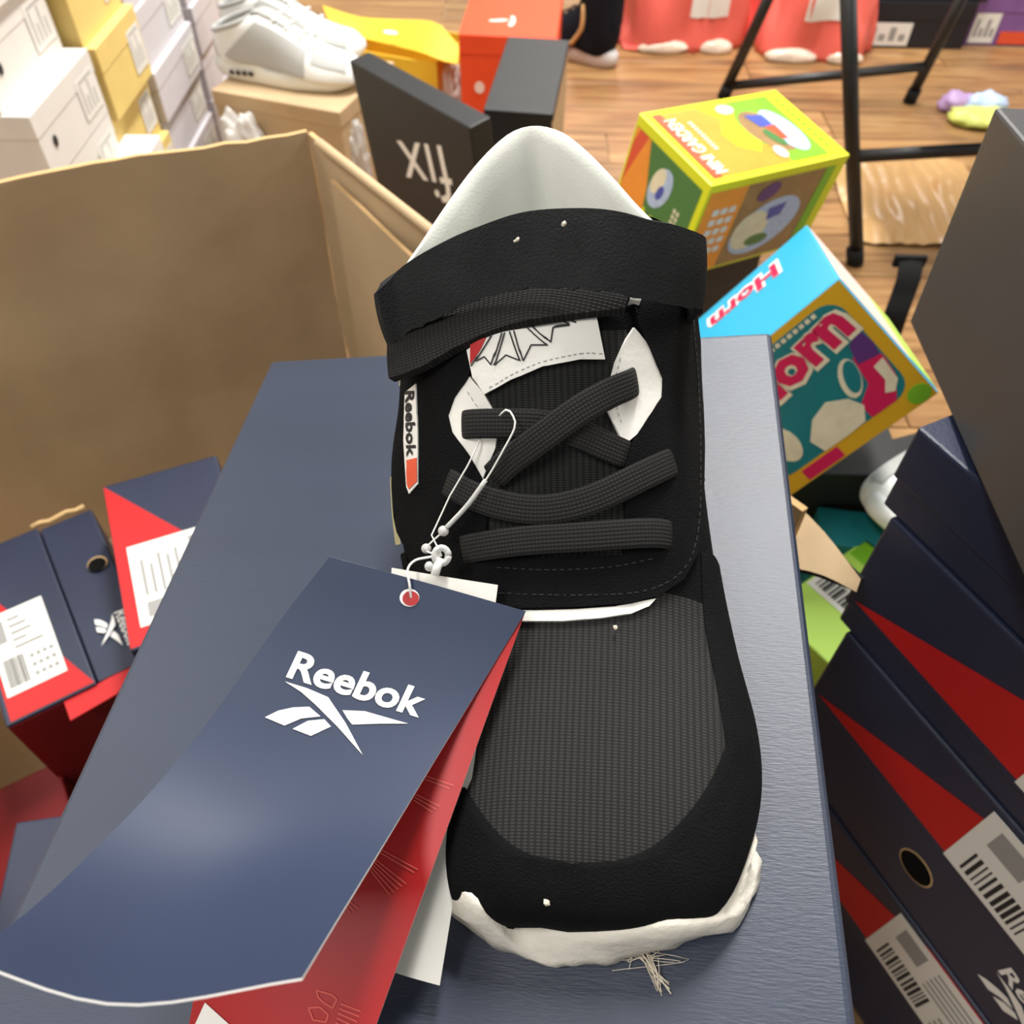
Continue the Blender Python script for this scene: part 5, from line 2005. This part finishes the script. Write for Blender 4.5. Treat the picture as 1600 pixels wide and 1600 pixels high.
G = 'navy shoe boxes along the back'
back_box('navy_shoe_box', 'navy shoe box on the floor behind the coral bag with a small white sticker', 1340, 1500, 76, 0.001, 0.112, M['dark_navy'], lab=[(0.03, 0.06, 0.46, 0.56)], grp=G)
back_box('navy_shoe_box', 'navy shoe box lying on the back one with two large white stickers', 1342, 1512, 76, 0.114, 0.13, M['dark_navy'], lab=[(0.06, 0.06, 0.44, 0.95), (0.46, 0.10, 0.96, 0.95)], grp=G, dy=0.005)
back_box('violet_shoe_box', 'violet and red box at the back beside the navy ones', 1504, 1660, 73, 0.001, 0.135, M['violet_board'], lab=[(0.03, 0.06, 0.27, 0.60)])
fr = face_frame('-y', (0.25, 0.303, 0.135))
vb_ = [o for o in bpy.data.objects if o.name.startswith('violet_shoe_box')][0]
plate('red_print', rect(-0.05, -0.062, 0.11, -0.03), fr, M['art_red'], vb_, 0.0006)
back_box('violet_shoe_box', 'deep purple box on top of the violet one at the back', 1510, 1660, 73, 0.137, 0.12, M['purple'], dy=0.01)

# ------------------------------------------------------------------ black folding chair
ch = empty('folding_chair', Matrix.Translation((0.7, 1.75, 0)), 'black tubular steel folding chair standing on the wood floor', 'chair')


def cc3(p):
    return V(p) - V((0.7, 1.75, 0))


rA, rB = Wz(1130, 152, 0.0), Wz(1420, 160, 0.0)
rAt, rBt = Wz(1222, -50, 0.31), Wz(1527, -50, 0.31)
pF, pFt = Wz(1336, 412, 0.0), Wz(1324, -60, 0.50)
off = V((0.455, 0.03, 0))
for a, b in ((rA, rAt), (rB, rBt), (pF, pFt), (pF + off, pFt + off)):
    d = (b - a)
    tube('leg', [cc3(a + V((0, 0, 0.012))), cc3(a.lerp(b, 0.5)), cc3(b)], 0.0125, M['steel'], ch, 14)
    tube('rubber_foot', [cc3(a + V((0, 0, 0.001))), cc3(a + d.normalized() * 0.035)], 0.0155, M['rubber'], ch, 14)
k1, k2 = 0.13, 0.28
tube('crossbar', [cc3(rA.lerp(rAt, 0.10)), cc3(rB.lerp(rBt, 0.30))], 0.011, M['steel'], ch, 12)
tube('crossbar', [cc3(pF.lerp(pFt, 0.42)), cc3((pF + off).lerp(pFt + off, 0.46))], 0.011, M['steel'], ch, 12)
# the seat, its front rail just reaching into the frame
s0 = Wz(1478, 2, 0.47)
seat = rbox('seat', (0.42, 0.40, 0.022), cc3((s0.x + 0.235, s0.y + 0.205, 0.482)), M['steel'], ch, 0.009, 3)
tube('seat_rail', [cc3(pFt), cc3((s0.x + 0.03, s0.y + 0.2, 0.475))], 0.010, M['steel'], ch, 10)
tube('seat_rail', [cc3(pFt + off), cc3((s0.x + 0.44, s0.y + 0.2, 0.475))], 0.010, M['steel'], ch, 10)
tube('seat_rail', [cc3(rAt), cc3((s0.x + 0.03, s0.y + 0.38, 0.475))], 0.010, M['steel'], ch, 10)
tube('seat_rail', [cc3(rBt), cc3((s0.x + 0.44, s0.y + 0.38, 0.475))], 0.010, M['steel'], ch, 10)

# black strap end behind the charcoal box
st = Wz(1418, 404, 0.30)
sm = empty('black_strap', Matrix.Translation((st.x, st.y, 0)), 'short black strap end standing up behind the charcoal box', 'strap')
pts = [Wz(1424, 402, 0.31), Wz(1422, 430, 0.295), Wz(1410, 465, 0.27), Wz(1396, 505, 0.24), Wz(1385, 560, 0.18)]
pts = [CW + (p - CW) * 1.12 for p in pts]
pts[-1].z = 0.03
rows = [[V((p.x - st.x - 0.017, p.y - st.y, p.z)), V((p.x - st.x, p.y - st.y - 0.003, p.z)), V((p.x - st.x + 0.017, p.y - st.y, p.z))] for p in cr(pts, 16)]
sheet('webbing', rows, 0.004, [M['rubber']] * 3, sm)
rbox('buckle', (0.046, 0.008, 0.018), V((pts[0].x - st.x, pts[0].y - st.y, pts[0].z - 0.006)), M['rubber'], sm, 0.002)

# ------------------------------------------------------------------ wrinkled film and a bright packet on the floor
c = Wz(1425, 315, 0.0)
wf = empty('wrinkled_film', Matrix.Translation((c.x, c.y, 0.0)), 'wrinkled tan plastic sheet on the floor beside the chair leg', 'plastic sheet')
rows = []
for i in range(40):
    r = []
    for j in range(60):
        u, v = j / 59 - 0.5, i / 39 - 0.5
        z = 0.004 + 0.008 * abs(math.sin(j * 0.5 + 2 * noise.noise(V((u * 3, v * 3, 1))))) * (1 - abs(v) * 1.2) * (1 - (2 * u) ** 4) + 0.02 * max(0, noise.noise(V((u * 4, v * 4, 2))))
        r.append(V((u * 0.30 + 0.02 * v, v * 0.34 + 0.02 * noise.noise(V((u * 5, 0, 4))), z)))
    rows.append(r)
M['tan_film'] = mat('tan_wrinkled_film', srgb(190, 150, 98), 0.35, 0.5)
sheet('sheet', rows, 0.0008, [M['tan_film']] * 3, wf)
c = Wz(1532, 186, 0.0)
pk = empty('toy_packet', Matrix.Translation((c.x, c.y, 0.0)), 'small lime, white and purple packet lying on the wood floor', 'packet')
M['pale_purple'] = mat('pale_purple_film', srgb(176, 146, 190), 0.4, 0.5)
M['pale_lime'] = mat('pale_lime_film', srgb(206, 214, 110), 0.4, 0.5)
o = crumple('lime_part', pk, 0.075, 0.05, 0.02, M['pale_lime'], 1, 3, 0.35)
o.location = (-0.01, -0.02, 0)
o = crumple('white_part', pk, 0.055, 0.03, 0.03, M['art_blue'], 2, 3, 0.35)
o.location = (0.01, 0.03, 0)
o = crumple('purple_part', pk, 0.05, 0.03, 0.026, M['pale_purple'], 3, 3, 0.35)
o.location = (-0.04, 0.045, 0)
